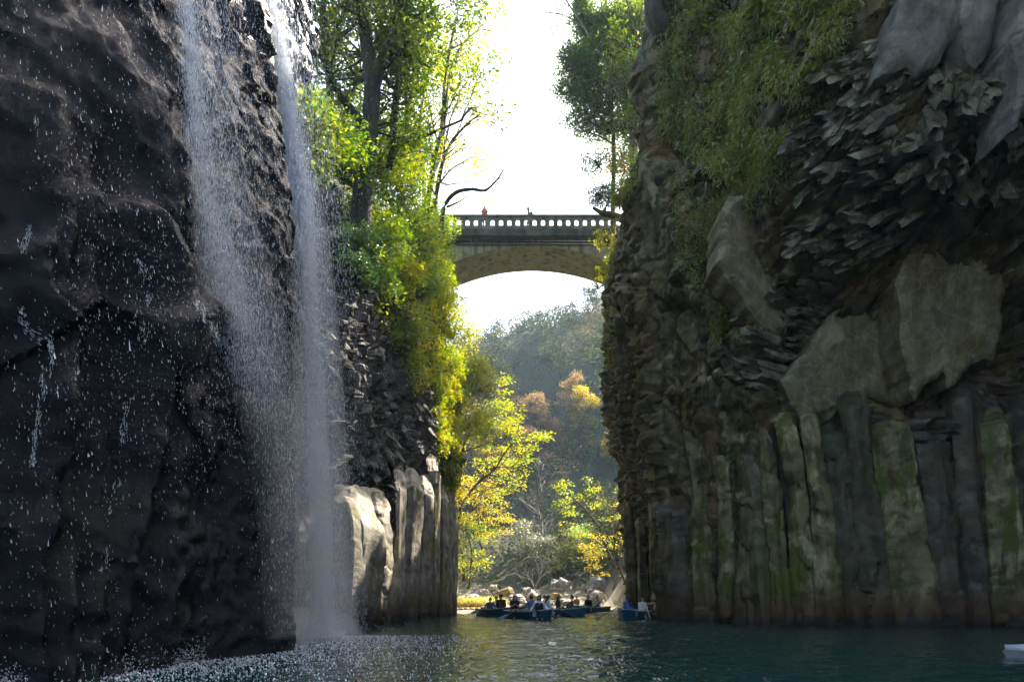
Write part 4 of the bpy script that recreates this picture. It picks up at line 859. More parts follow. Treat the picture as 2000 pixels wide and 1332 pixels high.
def conifer(label, px, py, Y, h, seed, lm=ML_pine, w=0.22, name='cedar_tree'):
    rng = np.random.RandomState(seed); t = thing(name, label, 'tree', tuple(W(px, py, Y)))
    link('trunk', Geo().tube([(0, 0, -1), (0, 0, h*0.5), (0, 0, h)], [0.02*h, 0.012*h, 0.01], 6).mesh('trunk', MB_brown), t)
    c = []
    for k in range(120):
        f = 0.2+0.8*rng.rand(); a = rng.rand()*6.28; r_ = w*h*(1-f)*(0.4+0.6*rng.rand())+0.1; c.append((math.cos(a)*r_, math.sin(a)*r_, f*h-0.25*r_))
    v, q = leaf_geo(np.array(c), 16, 0.045*h+0.25, 0.32, rng, droop=0.2); link('crown', mk_mesh('crown', v, q, lm, False), t)
conifer('dark pointed cedar on the slope above the golden trees', 990, 870, 108, 13, 80)
conifer('smaller cedar beside the pointed one', 972, 880, 104, 9, 81)
for k, (lab, px, py, Y, h) in enumerate((('lone pine on the ridge just past the bushes', 975, 700, 142, 7), ('umbrella-crowned pine at the left of the ridge', 1010, 695, 142, 8), ('bent pine next to the umbrella-crowned one', 1030, 690, 142, 7.5),
     ('tall pine in the middle of the ridge', 1062, 682, 142, 8.5), ('broad pine on the ridge nearer the cliff', 1092, 675, 143, 9), ('ridge pine with a rusty top', 1080, 670, 146, 9.5), ('highest ridge pine beside the cliff edge', 1130, 660, 144, 9), ('ridge pine half behind the cliff edge', 1160, 655, 143, 9))):
    tree('pine_tree', lab, 'tree', W(px, py, Y), h, 0.15, 2, ML_pine if k != 5 else ML_rust, MB_brown, 100+k, n=12, crad=0.75, lsize=0.4, flat=0.6, spread=0.9, kids=(4, 5), shrink=0.42, start=0.45)
rs = np.random.RandomState(77)
def wood(name, label, n, mat, cond, ls, crad, per, seed):
    rng = np.random.RandomState(seed); x = rng.rand(n*6)*110-45; y = 74+rng.rand(n*6)*95; z = land(x, y); px = CX+F*x/y; py = HZ-F*(z-CZ)/y
    ok = (px > 860) & (px < 1300) & cond(px, py, x, y, z); x, y, z = x[ok][:n], y[ok][:n], z[ok][:n]
    c = []
    for a, b, cz in zip(x, y, z):
        hh = 1.2+3.6*rng.rand(); u = rng.randn(7, 3); u /= np.linalg.norm(u, axis=1)[:, None]; c.append(np.array((a, b, cz+hh*0.6))+u*hh*np.array((0.6, 0.6, 0.55)))
    v, q = leaf_geo(np.concatenate(c), per, crad, ls, rng, up=0.5); o = link(name, mk_mesh(name, v, q, mat, False)); tag(o, label, None, kind='stuff')
nz = lambda px, py, f, s: vnoise(np.stack([px/f, py/f, px*0], -1), s)
wood('forest', 'dusky green wood covering the far slope', 800, ML_pine, lambda px, py, x, y, z: z > 1.5, 0.46, 0.9, 10, 1)
wood('forest', 'olive scrub mixed into the far slope', 380, ML_olive, lambda px, py, x, y, z: (z > 1.5) & (nz(px, py, 60, 3) > 0), 0.42, 0.8, 10, 2)
wood('forest', 'brown leafless scrub on the far slope', 420, ML_rust, lambda px, py, x, y, z: (z > 6) & (nz(px, py, 55, 4) > 0.1), 0.34, 0.8, 9, 3)
print('plants', round(time.time()-T0, 1))
# ------------------------------------------------------------------ bridge
M_conc = rock_mat('old_concrete', (0.20, 0.19, 0.11), (0.28, 0.265, 0.16), (0.34, 0.32, 0.20), moss=0.3, rough=0.85, bump=0.04, stain=False, streak=0.75, mosscol=(0.07, 0.075, 0.02), fine=20)
M_concp = rock_mat('weathered_parapet_concrete', (0.07, 0.066, 0.042), (0.135, 0.128, 0.082), (0.21, 0.20, 0.135), moss=0.4, rough=0.85, bump=0.08, stain=False, streak=0.7, mosscol=(0.06, 0.065, 0.02), fine=20)
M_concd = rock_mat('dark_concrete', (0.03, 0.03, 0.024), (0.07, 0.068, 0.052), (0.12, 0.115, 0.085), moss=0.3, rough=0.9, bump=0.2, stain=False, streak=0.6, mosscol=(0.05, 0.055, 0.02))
M_steel = simple('galvanised_steel', (0.15, 0.155, 0.15), 0.8, 0.2, 3.0, spec=0.1)
M_pipe = simple('dark_pipe', (0.04, 0.045, 0.05), 0.8, 0.3, 2.0, spec=0.1)
bridge = thing('arch_bridge', 'old concrete arch bridge with an arched parapet high across the gorge', 'bridge', (1.6, 53.5, 25.0))
bo = np.array(bridge.location)
XL, XR, YF, YB = -8.5, 10.5, 51.4, 56.4
Zr = WZ(421.3, 51.5)
def bpart(name, g, mat, parent=bridge, smooth=False): return link(name, g.mesh(name, mat, smooth), parent)
def bx(x0, x1, y0, y1, z0, z1): return Geo().box((np.array((x0, y0, z0))+np.array((x1, y1, z1)))/2-bo, np.array((x1, y1, z1))-np.array((x0, y0, z0)))
pit = 16.38/F*51.5; w_o = 8.0/F*51.5; x_o = WX(896.7, 51.5)      # openings of the parapet
zb, zt = WZ(442.2, 51.5), WZ(429.3, 51.5)
for yy in (51.5, 56.1):
    bpart('parapet_cap', bx(XL, XR, yy-0.16, yy+0.16, Zr-0.14, Zr), M_concp)
    bpart('parapet_base', bx(XL, XR, yy-0.11, yy+0.11, WZ(451.8, 51.5), zb), M_concp)
    nO = int((XR-XL)/pit); k0 = int((x_o-XL)/pit)
    for k in range(-k0, nO-k0):
        xa = x_o+k*pit+w_o/2; xb = x_o+(k+1)*pit-w_o/2           # post between two openings, its head spreads into half arches
        rr = w_o/2; prof = [(xa, zb)]+[(xa-rr+rr*math.cos(t_), zt-rr+rr*math.sin(t_)) for t_ in np.linspace(0, math.pi/2, 6)]
        top = [(xa-rr, Zr-0.142), (xb+rr, Zr-0.142)]
        prof = prof+top+[(xb+rr-rr*math.cos(t_), zt-rr+rr*math.sin(t_)) for t_ in np.linspace(math.pi/2, 0, 6)]+[(xb, zb)]
        n_ = len(prof); v = np.array([(x_, y_, z_) for y_ in (yy-0.10, yy+0.10) for x_, z_ in prof])-bo
        me = bpy.data.meshes.new('parapet_post'); fcs = [list(range(n_))[::-1], list(range(n_, 2*n_))]+[(i_, (i_+1) % n_, n_+(i_+1) % n_, n_+i_) for i_ in range(n_)]
        me.from_pydata([tuple(r_) for r_ in v], [], fcs); me.materials.append(M_concp); link('parapet_post', me, bridge)
bpart('deck', bx(XL, XR, YF-0.25, YB+0.25, WZ(464.5, 51.5), WZ(452, 51.5)), M_concd)
bpart('footway', bx(XL, XR, 51.66, 53.2, WZ(452, 51.5)+0.002, 29.05), M_concd)
bpart('girder', bx(XL, XR, 52.25, 55.9, WZ(480, 52), WZ(464.7, 51.5)), M_concd)
crown, kk, xc = WZ(481, 52), 0.0330, WX(1042, 52)
xs_ = np.linspace(-9.5, 11.8, 70); dx2 = (xs_-xc)**2; zi = crown-kk*dx2; ze = np.minimum(crown+0.45-0.008*dx2, crown+0.03-0.004*dx2+0.5)
ze = np.maximum(ze, zi+0.5)
prof = np.stack([np.stack([xs_, xs_*0+52.0, zi], -1), np.stack([xs_, xs_*0+52.0, ze], -1), np.stack([xs_, xs_*0+56.0, ze], -1), np.stack([xs_, xs_*0+56.0, zi], -1)], 1)-bo
i = np.arange(69)[:, None]*4; j = np.arange(4)[None]; k = (j+1) % 4
bpart('arch', Geo().add(prof.reshape(-1, 3), np.concatenate([np.stack([i+j, i+k, i+4+k, i+4+j], -1).reshape(-1, 4), [(0, 3, 2, 1), (276, 277, 278, 279)]])), M_conc)
for x0, x1, nm in ((-8.4, -5.6, 'abutment'), (7.6, 10.4, 'abutment')):
    bpart(nm, bx(x0, x1, 52.1, 55.95, 24.2, WZ(480.3, 52)), M_concd)
for (py, r_, yy, mt) in ((466.5, 0.055, 51.75, M_steel), (470.5, 0.07, 51.95, M_pipe), (476.5, 0.05, 51.9, M_pipe)):
    bpart('pipe', Geo().tube([np.array((XL+1, yy, WZ(py, 51.8)))-bo, np.array((XR-1, yy, WZ(py, 51.8)))-bo], r_, 8), mt, smooth=True)
for px, y0, y1, r_ in ((920, 458, 478, 0.035), (930, 466, 477, 0.02), (980, 473, 480, 0.025), (988, 465, 478, 0.025), (1039.5, 459, 475, 0.035), (1052, 466, 478, 0.025), (1102, 471, 479, 0.025), (1112, 465, 476, 0.025), (1150, 462, 477, 0.03)):
    bpart('pipe_hanger', Geo().tube([W(px, y1, 51.6)-bo, W(px, y0, 51.6)-bo], r_, 6), M_steel)
# ------------------------------------------------------------------ overhead cables
M_cable = simple('cable', (0.12, 0.12, 0.12), 0.6)
for k, (a, b, c, d, lab) in enumerate(((905, 300, 1120, 182, 'uppermost faint cable against the white sky'), (915, 302, 1120, 192, 'second cable of the upper four'), (920, 312, 1120, 203, 'third cable of the upper four'), (925, 320, 1120, 210, 'lowest cable of the upper four'),
     (935, 402, 1150, 312, 'upper of the two lower cables above the parapet'), (955, 405, 1160, 320, 'lower of the two lower cables above the parapet'))):
    A, B_ = W(a-250, b+130, 80), W(c+200, d-95, 60); tt = np.linspace(0, 1, 30)[:, None]; pts = A*(1-tt)+B_*tt; pts[:, 2] -= 0.5*np.sin(np.pi*tt[:, 0])
    o = link('power_cable', Geo().tube(pts, (0.018, 0.03, 0.024, 0.032, 0.02, 0.026)[k], 5).mesh('power_cable', M_cable)); tag(o, lab, 'cable', 'overhead cables across the gorge')
# ------------------------------------------------------------------ people
def blob_mesh(parts, voxel, mat, name):
    """capsules (p, q, r0, r1) melted into one continuous skin"""
    g = Geo()
    for p, q, r0, r1 in parts:
        p = np.asarray(p, float); q = np.asarray(q, float); d = q-p; L = np.linalg.norm(d); d = d/L if L > 1e-6 else np.array((0, 0, 1.0))
        h = np.array([-1, -.85, -.5, 0]); pts = [p+d*r0*a for a in h]+[p+d*L*f for f in (0.33, 0.66)]+[q+d*r1*a for a in (0, .5, .85, 1)]
        rad = [r0*math.sqrt(max(0, 1-a*a))+0.001 for a in h]+[r0+(r1-r0)*.33, r0+(r1-r0)*.66]+[r1*math.sqrt(max(0, 1-a*a))+0.001 for a in (0, .5, .85, 1)]
        g.tube(pts, rad, 10)
    me = g.mesh('tmp', None); o = bpy.data.objects.new('tmp', me); COL.objects.link(o)
    r = o.modifiers.new('r', 'REMESH'); r.mode = 'VOXEL'; r.voxel_size = voxel; r.use_smooth_shade = True
    s = o.modifiers.new('s', 'SMOOTH'); s.factor = 0.4; s.iterations = 2
    if voxel < 0.021: dc = o.modifiers.new('d', 'DECIMATE'); dc.ratio = 0.16 if voxel < 0.0115 else 0.3
    dg = bpy.context.evaluated_depsgraph_get(); res = bpy.data.meshes.new_from_object(o.evaluated_get(dg)); res.name = name
    bpy.data.objects.remove(o); bpy.data.meshes.remove(me); res.materials.clear(); res.materials.append(mat)
    return res
def mid_joint(a, b, l1, l2, bend):
    a, b = np.asarray(a, float), np.asarray(b, float); d = b-a; L = min(np.linalg.norm(d), (l1+l2)*0.999); u = d/np.linalg.norm(d)
    x = (l1*l1-l2*l2+L*L)/(2*L); h = math.sqrt(max(0, l1*l1-x*x)); w_ = np.asarray(bend, float); w_ = w_-u*np.dot(w_, u); w_ /= np.linalg.norm(w_)
    return a+u*x+w_*h, a+u*L
M_skin = simple('skin', (0.50, 0.31, 0.21), 0.5, 0.08, 6); M_hair = simple('black_hair', (0.012, 0.010, 0.009), 0.45, 0.3, 20); M_hairb = simple('brown_hair', (0.04, 0.022, 0.012), 0.45, 0.3, 20)
M_eye = simple('eye', (0.02, 0.015, 0.012), 0.2); M_lip = simple('lips', (0.35, 0.12, 0.10), 0.5)
def cloth(name, col): return simple(name, col, 0.9, 0.18, 7.0, bump=0.25)
EYE = Geo().tube([(0, 0, 0), (0, 0.004, 0), (0, 0.009, 0)], [0.012, 0.011, 0.004], 8).mesh('eye', M_eye)
LIP = Geo().tube([(-0.022, -0.004, 0), (-0.01, 0.002, 0.002), (0, 0.003, 0), (0.01, 0.002, 0.002), (0.022, -0.004, 0)], [0.003, 0.006, 0.007, 0.006, 0.003], 6).mesh('lips', M_lip)
def person(label, loc, face, top, legs, hair=None, longhair=False, pose='sit', lean=0.1, head=(0, 0, 0), hands=None, scale=1.0, sleeves=True, group=None, hat=None, vest=None, seat=0.27, bag=None):
    """+Y is ahead of the body; the seat of a sitting body is at z = seat over its base"""
    t = thing('person', label, 'person', loc, face, group); t.scale = (scale,)*3
    hz = seat+0.10 if pose == 'sit' else 0.92
    hip = np.array((0, 0, hz)); up = np.array((0, math.sin(lean), math.cos(lean))); ch = hip+up*0.36; nk = hip+up*0.53; hd = nk+np.array((0, 0.03+0.05*math.sin(lean), 0.15))
    sh = [ch+up*0.10+np.array((s_*0.185, 0, 0)) for s_ in (-1, 1)]; hp = [hip+np.array((s_*0.09, 0, 0)) for s_ in (-1, 1)]
    if pose == 'sit': ft = [np.array((s_*0.12, 0.62, 0.05)) for s_ in (-1, 1)]
    elif pose == 'walk': ft = [np.array((-0.07, 0.26, 0.06)), np.array((0.07, -0.26, 0.09))]
    else: ft = [np.array((s_*0.1, 0.02, 0.06)) for s_ in (-1, 1)]
    body, shirt, pants = [], [], []
    for s_ in (0, 1):
        kn, an = mid_joint(hp[s_], ft[s_], 0.44, 0.42, (0, 0.6, 1) if pose == 'sit' else (0, 1, 0))
        body += [(hp[s_], kn, 0.085, 0.055), (kn, an, 0.052, 0.035), (an, an+np.array((0, 0.15, -0.02)), 0.036, 0.03)]
        pants += [(hp[s_], kn, 0.098, 0.068), (kn, an, 0.066, 0.05)]
        hnd = np.asarray(hands[s_] if hands else ((-0.14, 0.14)[s_], 0.36, hz+0.10), float)
        el, hw = mid_joint(sh[s_], hnd, 0.29, 0.26, ((-1, 1)[s_]*0.6, -0.3, -1)); d = (hw-el)/np.linalg.norm(hw-el)
        body += [(sh[s_], el, 0.048, 0.036), (el, hw, 0.035, 0.024)]
        pm = hw+d*0.05; sx = np.cross(d, (0, 0, 1)); sx = sx/(np.linalg.norm(sx)+1e-6); nd = np.cross(sx, d)
        body.append((hw, pm, 0.028, 0.034))
        for q, (off, ln) in enumerate(((-0.03, 0.065), (-0.01, 0.078), (0.01, 0.073), (0.029, 0.058))):
            b0_ = pm+sx*off+d*0.02; k1 = b0_+d*ln*0.6; body += [(b0_, k1, 0.0105, 0.010), (k1, k1+(d*0.3-nd*0.9)*ln*0.6, 0.010, 0.009)]
        tb = hw+d*0.02+sx*(0.03*(-1, 1)[s_]*-1); body.append((tb, tb+(sx*0.6*(-1, 1)[s_]*-1+d*0.8-nd*0.4)*0.05, 0.012, 0.010))
        if sleeves: shirt += [(sh[s_], el, 0.062, 0.052), (el, el+(hw-el)*0.88, 0.05, 0.04)]
        else: shirt += [(sh[s_], sh[s_]+(el-sh[s_])*0.4, 0.06, 0.055)]
    tor = [(hip+np.array((s_*0.06, 0, 0)), ch+np.array((s_*0.09, 0, 0)), 0.105, 0.11) for s_ in (-1, 1)]+[(sh[0], sh[1], 0.055, 0.055), (hip, nk-up*0.03, 0.11, 0.06)]
    body += tor+[(nk-up*0.05, hd, 0.052, 0.05)]
    shirt += [(a, b, r0+0.018, r1+0.018) for a, b, r0, r1 in tor]; pants += [(hp[0], hp[1], 0.115, 0.115), (hip, hip+up*0.08, 0.125, 0.12)]
    # head: skull, jaw, nose, brow, ears
    hy, hx = head[0], head[1]; R = np.array(Euler((hx, 0, hy)).to_matrix())
    def H_(v): return hd+R@np.asarray(v, float)
    body += [(H_((0, -0.015, 0.045)), H_((0, 0.012, 0.05)), 0.088, 0.085), (H_((0, 0.03, -0.01)), H_((0, 0.052, -0.045)), 0.062, 0.04), (H_((0, 0.09, 0.028)), H_((0, 0.112, 0.0)), 0.010, 0.015), (H_((-0.03, 0.08, 0.045)), H_((0.03, 0.08, 0.045)), 0.014, 0.014)]
    body += [(H_((s_*0.085, -0.005, 0.03)), H_((s_*0.092, -0.012, 0.0)), 0.016, 0.011) for s_ in (-1, 1)]
    link('body', blob_mesh(body, 0.011, M_skin, 'body'), t)
    link('shirt', blob_mesh(shirt, 0.018, top, 'shirt'), t); link('trousers', blob_mesh(pants, 0.018, legs, 'trousers'), t)
    hr = hair or M_hair
    hb = [(H_((0, -0.035, 0.06)), H_((0, 0.0, 0.085)), 0.095, 0.088), (H_((-0.06, -0.02, 0.05)), H_((-0.072, -0.03, -0.01)), 0.045, 0.035), (H_((0.06, -0.02, 0.05)), H_((0.072, -0.03, -0.01)), 0.045, 0.035), (H_((0, -0.06, 0.03)), H_((0, -0.07, -0.03)), 0.07, 0.05)]
    if longhair: hb += [(H_((s_*0.05, -0.06, 0.0)), nk-up*0.2+np.array((s_*0.05, -0.13, 0)), 0.06, 0.035) for s_ in (-1, 1)]+[(H_((0, -0.07, 0)), nk-up*0.24+np.array((0, -0.14, 0)), 0.07, 0.04)]
    link('hair', blob_mesh(hb, 0.016, hr, 'hair'), t)
    for s_ in (-1, 1):
        e = link('eye', EYE, t); e.location = H_((s_*0.032, 0.088, 0.028)); e.rotation_euler = (hx, 0, hy)
    e = link('mouth', LIP, t); e.location = H_((0, 0.089, -0.035)); e.rotation_euler = (hx, 0, hy)
    if hat: link('cap', blob_mesh([(H_((0, -0.01, 0.095)), H_((0, 0.0, 0.105)), 0.098, 0.09), (H_((-0.03, 0.08, 0.085)), H_((-0.02, 0.15, 0.075)), 0.03, 0.02), (H_((0.03, 0.08, 0.085)), H_((0.02, 0.15, 0.075)), 0.03, 0.02)], 0.014, hat, 'cap'), t)
    if vest: link('vest', blob_mesh([(a, b, r0+0.028, r1+0.026) for a, b, r0, r1 in tor[:2]]+[(sh[s_]*0.75+sh[1-s_]*0.25, ch, 0.062, 0.09) for s_ in (0, 1)], 0.018, vest, 'vest'), t)
    if bag: link('backpack', blob_mesh([(ch+np.array((s_*0.07, -0.2, 0.06)), hip+np.array((s_*0.08, -0.22, 0.1)), 0.09, 0.10) for s_ in (-1, 1)], 0.02, bag, 'backpack'), t)
    return t
C_black = cloth('black_cloth', (0.012, 0.012, 0.013)); C_blue = cloth('blue_shirt_cloth', (0.10, 0.15, 0.26)); C_white = cloth('white_cloth', (0.72, 0.72, 0.72)); C_brown = cloth('dark_brown_cloth', (0.035, 0.024, 0.017))
C_red = cloth('brick_red_cloth', (0.20, 0.06, 0.035)); C_denim = cloth('denim', (0.05, 0.13, 0.28)); C_beige = cloth('beige_cloth', (0.48, 0.38, 0.24)); C_pale = cloth('pale_blue_cloth', (0.42, 0.52, 0.58)); C_navy = cloth('navy_cloth', (0.02, 0.03, 0.06)); C_check = cloth('speckled_cloth', (0.28, 0.28, 0.28)); C_khaki = cloth('khaki_cloth', (0.24, 0.20, 0.13)); C_rust = cloth('rust_cloth', (0.36, 0.14, 0.06)); C_grey = cloth('grey_cloth', (0.09, 0.10, 0.12))
m, nt, out = new_mat('speckled_shirt'); n = N(nt); p = n.node('ShaderNodeBsdfPrincipled'); n.set(p, 'Base Color', n.mix(n.ramp(n.noise(n.obj(), 14, 2), 0.5, 0.53), (0.02, 0.02, 0.02), (0.7, 0.7, 0.68))); p.inputs['Roughness'].default_value = 0.9; nt.links.new(p.outputs[0], out.inputs[0]); C_check = m
# ------------------------------------------------------------------ rowing boats
M_hull = simple('blue_hull_paint', (0.010, 0.080, 0.135), 0.35, 0.25, 2.5); M_hullb = simple('brighter_blue_hull_paint', (0.012, 0.12, 0.36), 0.35, 0.2, 2.5)
M_in = simple('teal_inner_paint', (0.03, 0.34, 0.36), 0.5, 0.2, 3); M_rim = simple('worn_rim', (0.30, 0.30, 0.28), 0.6, 0.35, 6); M_oar = simple('oar_wood', (0.13, 0.09, 0.055), 0.6, 0.3, 6); M_num = simple('white_number_paint', (0.62, 0.66, 0.66), 0.6)
M_blade = simple('oar_blade_paint', (0.16, 0.19, 0.21), 0.6, 0.3, 5); M_thw = simple('grey_thwart', (0.34, 0.36, 0.36), 0.6, 0.25, 5)
BL, BW, BH = 4.2, 0.68, 0.36
def hull_half(u): return BW*(1-np.clip((u-0.45)/0.55, 0, 1)**2.3)*(0.86+0.14*np.clip(u/0.3, 0, 1))
def hull_top(u): return BH+0.16*np.clip((u-0.5)/0.5, 0, 1)**2+0.04*np.clip((0.3-u)/0.3, 0, 1)
def hull_mesh(inner):
    us = np.linspace(0, 1, 26); prof = np.array([(0, -0.10), (0.55, -0.10), (0.84, 0.02), (0.93, 0.25), (1.0, 1.0)]); rows = []
    for u in us:
        w_ = hull_half(u)+0.015; h = hull_top(u); y = (u-0.5)*BL+0.16*max(0, (u-0.8)/0.2)*0
        half = [(a*w_, (b if b < 0.1 else 0.02+(h-0.02)*b)) for a, b in prof]
        if inner: half = [(a*0.94, max(b, -0.04)+0.05*(k_ < 3)) for k_, (a, b) in enumerate(half)]; y *= 0.985
        row = [(-a, y+0.14*(b/BH)*np.clip((u-0.75)/0.25, 0, 1), b) for a, b in half[::-1]]+[(a, y+0.14*(b/BH)*np.clip((u-0.75)/0.25, 0, 1), b) for a, b in half[1:]]
        rows.append(row)
    V = np.array(rows); M, K = V.shape[:2]; i = np.arange(M-1)[:, None]*K; j = np.arange(K-1)[None]
    q = np.stack([i+j, i+K+j, i+K+j+1, i+j+1], -1).reshape(-1, 4)
    g = Geo().add(V.reshape(-1, 3), q[:, ::-1] if inner else q); st = [K//2]+[0]
    v = V[0]; g.add(v, t=[(K//2, j_, j_+1) if not inner else (K//2, j_+1, j_) for j_ in range(K-1) if K//2 not in (j_, j_+1)])
    return g
ME_hull = hull_mesh(False); ME_in = hull_mesh(True).mesh('inside', M_in)
MH = [ME_hull.mesh('hull', M_hull), ME_hull.mesh('hull', M_hullb)]
us = np.linspace(0, 1, 40); rim = [(-(hull_half(u)+0.012), (u-0.5)*BL+0.14*(hull_top(u)/BH)*np.clip((u-0.75)/0.25, 0, 1), hull_top(u)) for u in us]; rim2 = [(-a, b, c) for a, b, c in rim[::-1]]
ME_rim = Geo().tube(rim+rim2[1:]+[rim[0]], 0.028, 6).mesh('gunwale', M_rim)
def text_mesh(s_, size, mat):
    c = bpy.data.curves.new('number', 'FONT'); c.body = s_; c.size = size; c.extrude = 0.002; c.align_x = 'CENTER'; c.align_y = 'CENTER'; c.offset = 0.006
    o = bpy.data.objects.new('tmp', c); COL.objects.link(o); dg = bpy.context.evaluated_depsgraph_get(); me = bpy.data.meshes.new_from_object(o.evaluated_get(dg)); bpy.data.objects.remove(o)
    me.name = 'number'; me.materials.clear(); me.materials.append(mat); return me
def boat(label, loc, rz, hull=0, num=None, inner=None):
    t = thing('rowing_boat', label, 'rowing boat', loc, rz, 'rowing boats with passengers')
    link('hull', MH[hull], t); o = link('inside', ME_in, t); link('gunwale', ME_rim, t)
    for y in (-1.35, 0.0, 1.1):
        w_ = hull_half(y/BL+0.5)*0.93; link('thwart', Geo().box((0, y, 0.235), (2*w_, 0.26, 0.035)).mesh('thwart', M_thw, False), t)
    if num:
        me = text_mesh(num, 0.27, M_num)
        for sd in (-1, 1):
            for u in (0.80, ):
                x = hull_half(u)+0.026; x2 = hull_half(u+0.05)+0.026; a = math.atan2((x2-x), 0.05*BL)
                link('number', me, t, (sd*(x*0.965+0.008), (u-0.5)*BL+0.06, 0.25), (math.radians(86), 0, sd*(math.pi/2-a)))
        link('number', me, t, (0.32, -0.5*BL-0.012, 0.22), (math.radians(90), 0, 0))
    return t
def oar(label, inner, bladept, holder=None):
    a, b = np.asarray(inner, float), np.asarray(bladept, float); t = thing('oar', label, 'oar', tuple(a), group='oars'); d = b-a; L = np.linalg.norm(d); u = d/L
    link('shaft', Geo().tube([a*0, u*(L-0.5)], [0.024, 0.021], 8).mesh('shaft', M_oar), t)
    sx = np.cross(u, (0, 0, 1)); sx /= np.linalg.norm(sx); nn = np.cross(sx, u); g = Geo()
    pr = [(L-0.62, 0.022), (L-0.45, 0.05), (L-0.25, 0.075), (L, 0.07)]; v = []
    for l_, w_ in pr: v += [u*l_+sx*w_*0.35+nn*w_, u*l_-sx*w_*0.35-nn*w_, u*l_-sx*w_*0.35-nn*w_+np.cross(nn, sx)*0+sx*0.02, u*l_+sx*w_*0.35+nn*w_+sx*0.02]
    q = [(i_*4+j_, i_*4+(j_+1) % 4, i_*4+4+(j_+1) % 4, i_*4+4+j_) for i_ in range(3) for j_ in range(4)]+[(3, 2, 1, 0), (12, 13, 14, 15)]
    link('blade', g.add(v, q).mesh('blade', M_blade, False), t); return t
def at(px, Y, z=0.0): return (WX(px, Y), Y, z)
def on_boat(b, x, y): c, s_ = math.cos(b.rotation_euler.z), math.sin(b.rotation_euler.z); return (b.location.x+c*x-s_*y, b.location.y+s_*x+c*y, b.location.z)
D2R = math.radians
GP = 'people out in the rowing boats'
SE = 0.26
# boat 25: bow on the right, swinging toward us
b25 = boat('blue rowing boat number 25, nearest of the cluster, three people aboard', at(1037, 34.3), D2R(205), 0, '25')
person('person in white sleeves and black vest leaning on the rim of boat 25', on_boat(b25, 0.1, 1.1), D2R(180), C_white, C_black, M_hair, True, lean=0.22, head=(0.1, -0.25, 0), vest=C_black, hands=((-0.42, 0.34, SE+0.2), (0.42, 0.22, SE+0.2)), group=GP)
person('person in blue shirt rowing with his back turned in boat 25', on_boat(b25, -0.02, 0.05), D2R(35), C_blue, C_khaki, lean=0.05, hands=((-0.28, 0.42, SE+0.35), (0.28, 0.42, SE+0.35)), group=GP)
person('person in black short-sleeved top facing us in the stern of boat 25', on_boat(b25, 0.30, -1.3), D2R(188), C_black, C_khaki, M_hairb, True, lean=0.12, sleeves=False, head=(0, -0.3, 0), hands=((-0.06, 0.26, SE+0.42), (0.08, 0.26, SE+0.42)), group=GP)
oar('long dark oar trailing from boat 25 toward the pillars', on_boat(b25, 0.55, 0.1)[:2]+(0.62,), W(974, 1208.5, 33.6)*np.array((1, 1, 0))+(0, 0, -0.02))
oar('short-looking oar dipping from the bow side of boat 25', on_boat(b25, -0.55, 0.3)[:2]+(0.52,), at(1090, 33.3, -0.03))
# boat at the left of the cluster
bL = boat('blue rowing boat at the pillar end of the cluster, dark-coated person in it', at(968, 39.3), D2R(200), 0)
person('broad person in dark brown coat with back turned', on_boat(bL, 0.0, 1.0), D2R(10), C_brown, C_black, lean=0.12, scale=1.06, group=GP)
person('small person hunched at the oar beside the dark-coated one', on_boat(bL, 0.32, -0.1), D2R(190), C_grey, C_black, M_hairb, lean=0.45, scale=0.92, hands=((-0.3, 0.4, SE+0.3), (0.3, 0.4, SE+0.3)), group=GP)
person('person in cream top half hidden by the dark-coated one', on_boat(bL, -0.34, -0.9), D2R(185), C_white, C_beige, lean=0.05, scale=0.95, group=GP)
oar('oar with a grey blade held level over the water beside the pillars', on_boat(bL, 0.6, 0.1)[:2]+(0.55,), W(922, 1197, 38.2))
# boat behind them
bM = boat('blue rowing boat tucked behind the dark-coated person and boat 25', at(998, 46.5), D2R(240), 0)
person('person in black and white patterned shirt', on_boat(bM, 0.0, 0.4), D2R(160), C_check, C_navy, lean=0.08, group=GP)
person('person in dark jacket beside the patterned shirt', on_boat(bM, 0.15, -0.8), D2R(200), C_navy, C_navy, M_hairb, lean=0.1, group=GP)
# boat 26
b26 = boat('blue rowing boat number 26 lying broadside behind boat 25', at(1090, 39.4), D2R(-140), 0, None)
link('number', text_mesh('26', 0.30, M_num), b26, (BW*0.955+0.015, 0.3, 0.20), (D2R(85), 0, D2R(90)))
person('person in white shirt looking down in boat 26', on_boat(b26, 0.1, -1.2), D2R(-60), C_white, C_navy, lean=0.2, head=(0, -0.3, 0), group=GP)
person('person with long black hair in a pale blouse seen from the side', on_boat(b26, 0.25, -0.75), D2R(-75), C_pale, C_white, M_hair, True, lean=0.2, group=GP)
person('person in dark top behind the pale blouse', on_boat(b26, -0.30, -0.35), D2R(-90), C_navy, C_black, M_hair, True, lean=0.1, group=GP)
person('person in brick-red shirt leaning back in boat 26', on_boat(b26, 0.1, 1.15), D2R(85), C_red, C_navy, lean=-0.12, hands=((-0.25, 0.45, SE+0.3), (0.25, 0.45, SE+0.3)), group=GP)
oar('thin oar slanting into the water in front of boat 26', on_boat(b26, 0.6, 0.4)[:2]+(0.5,), at(1128, 37.2, -0.03))
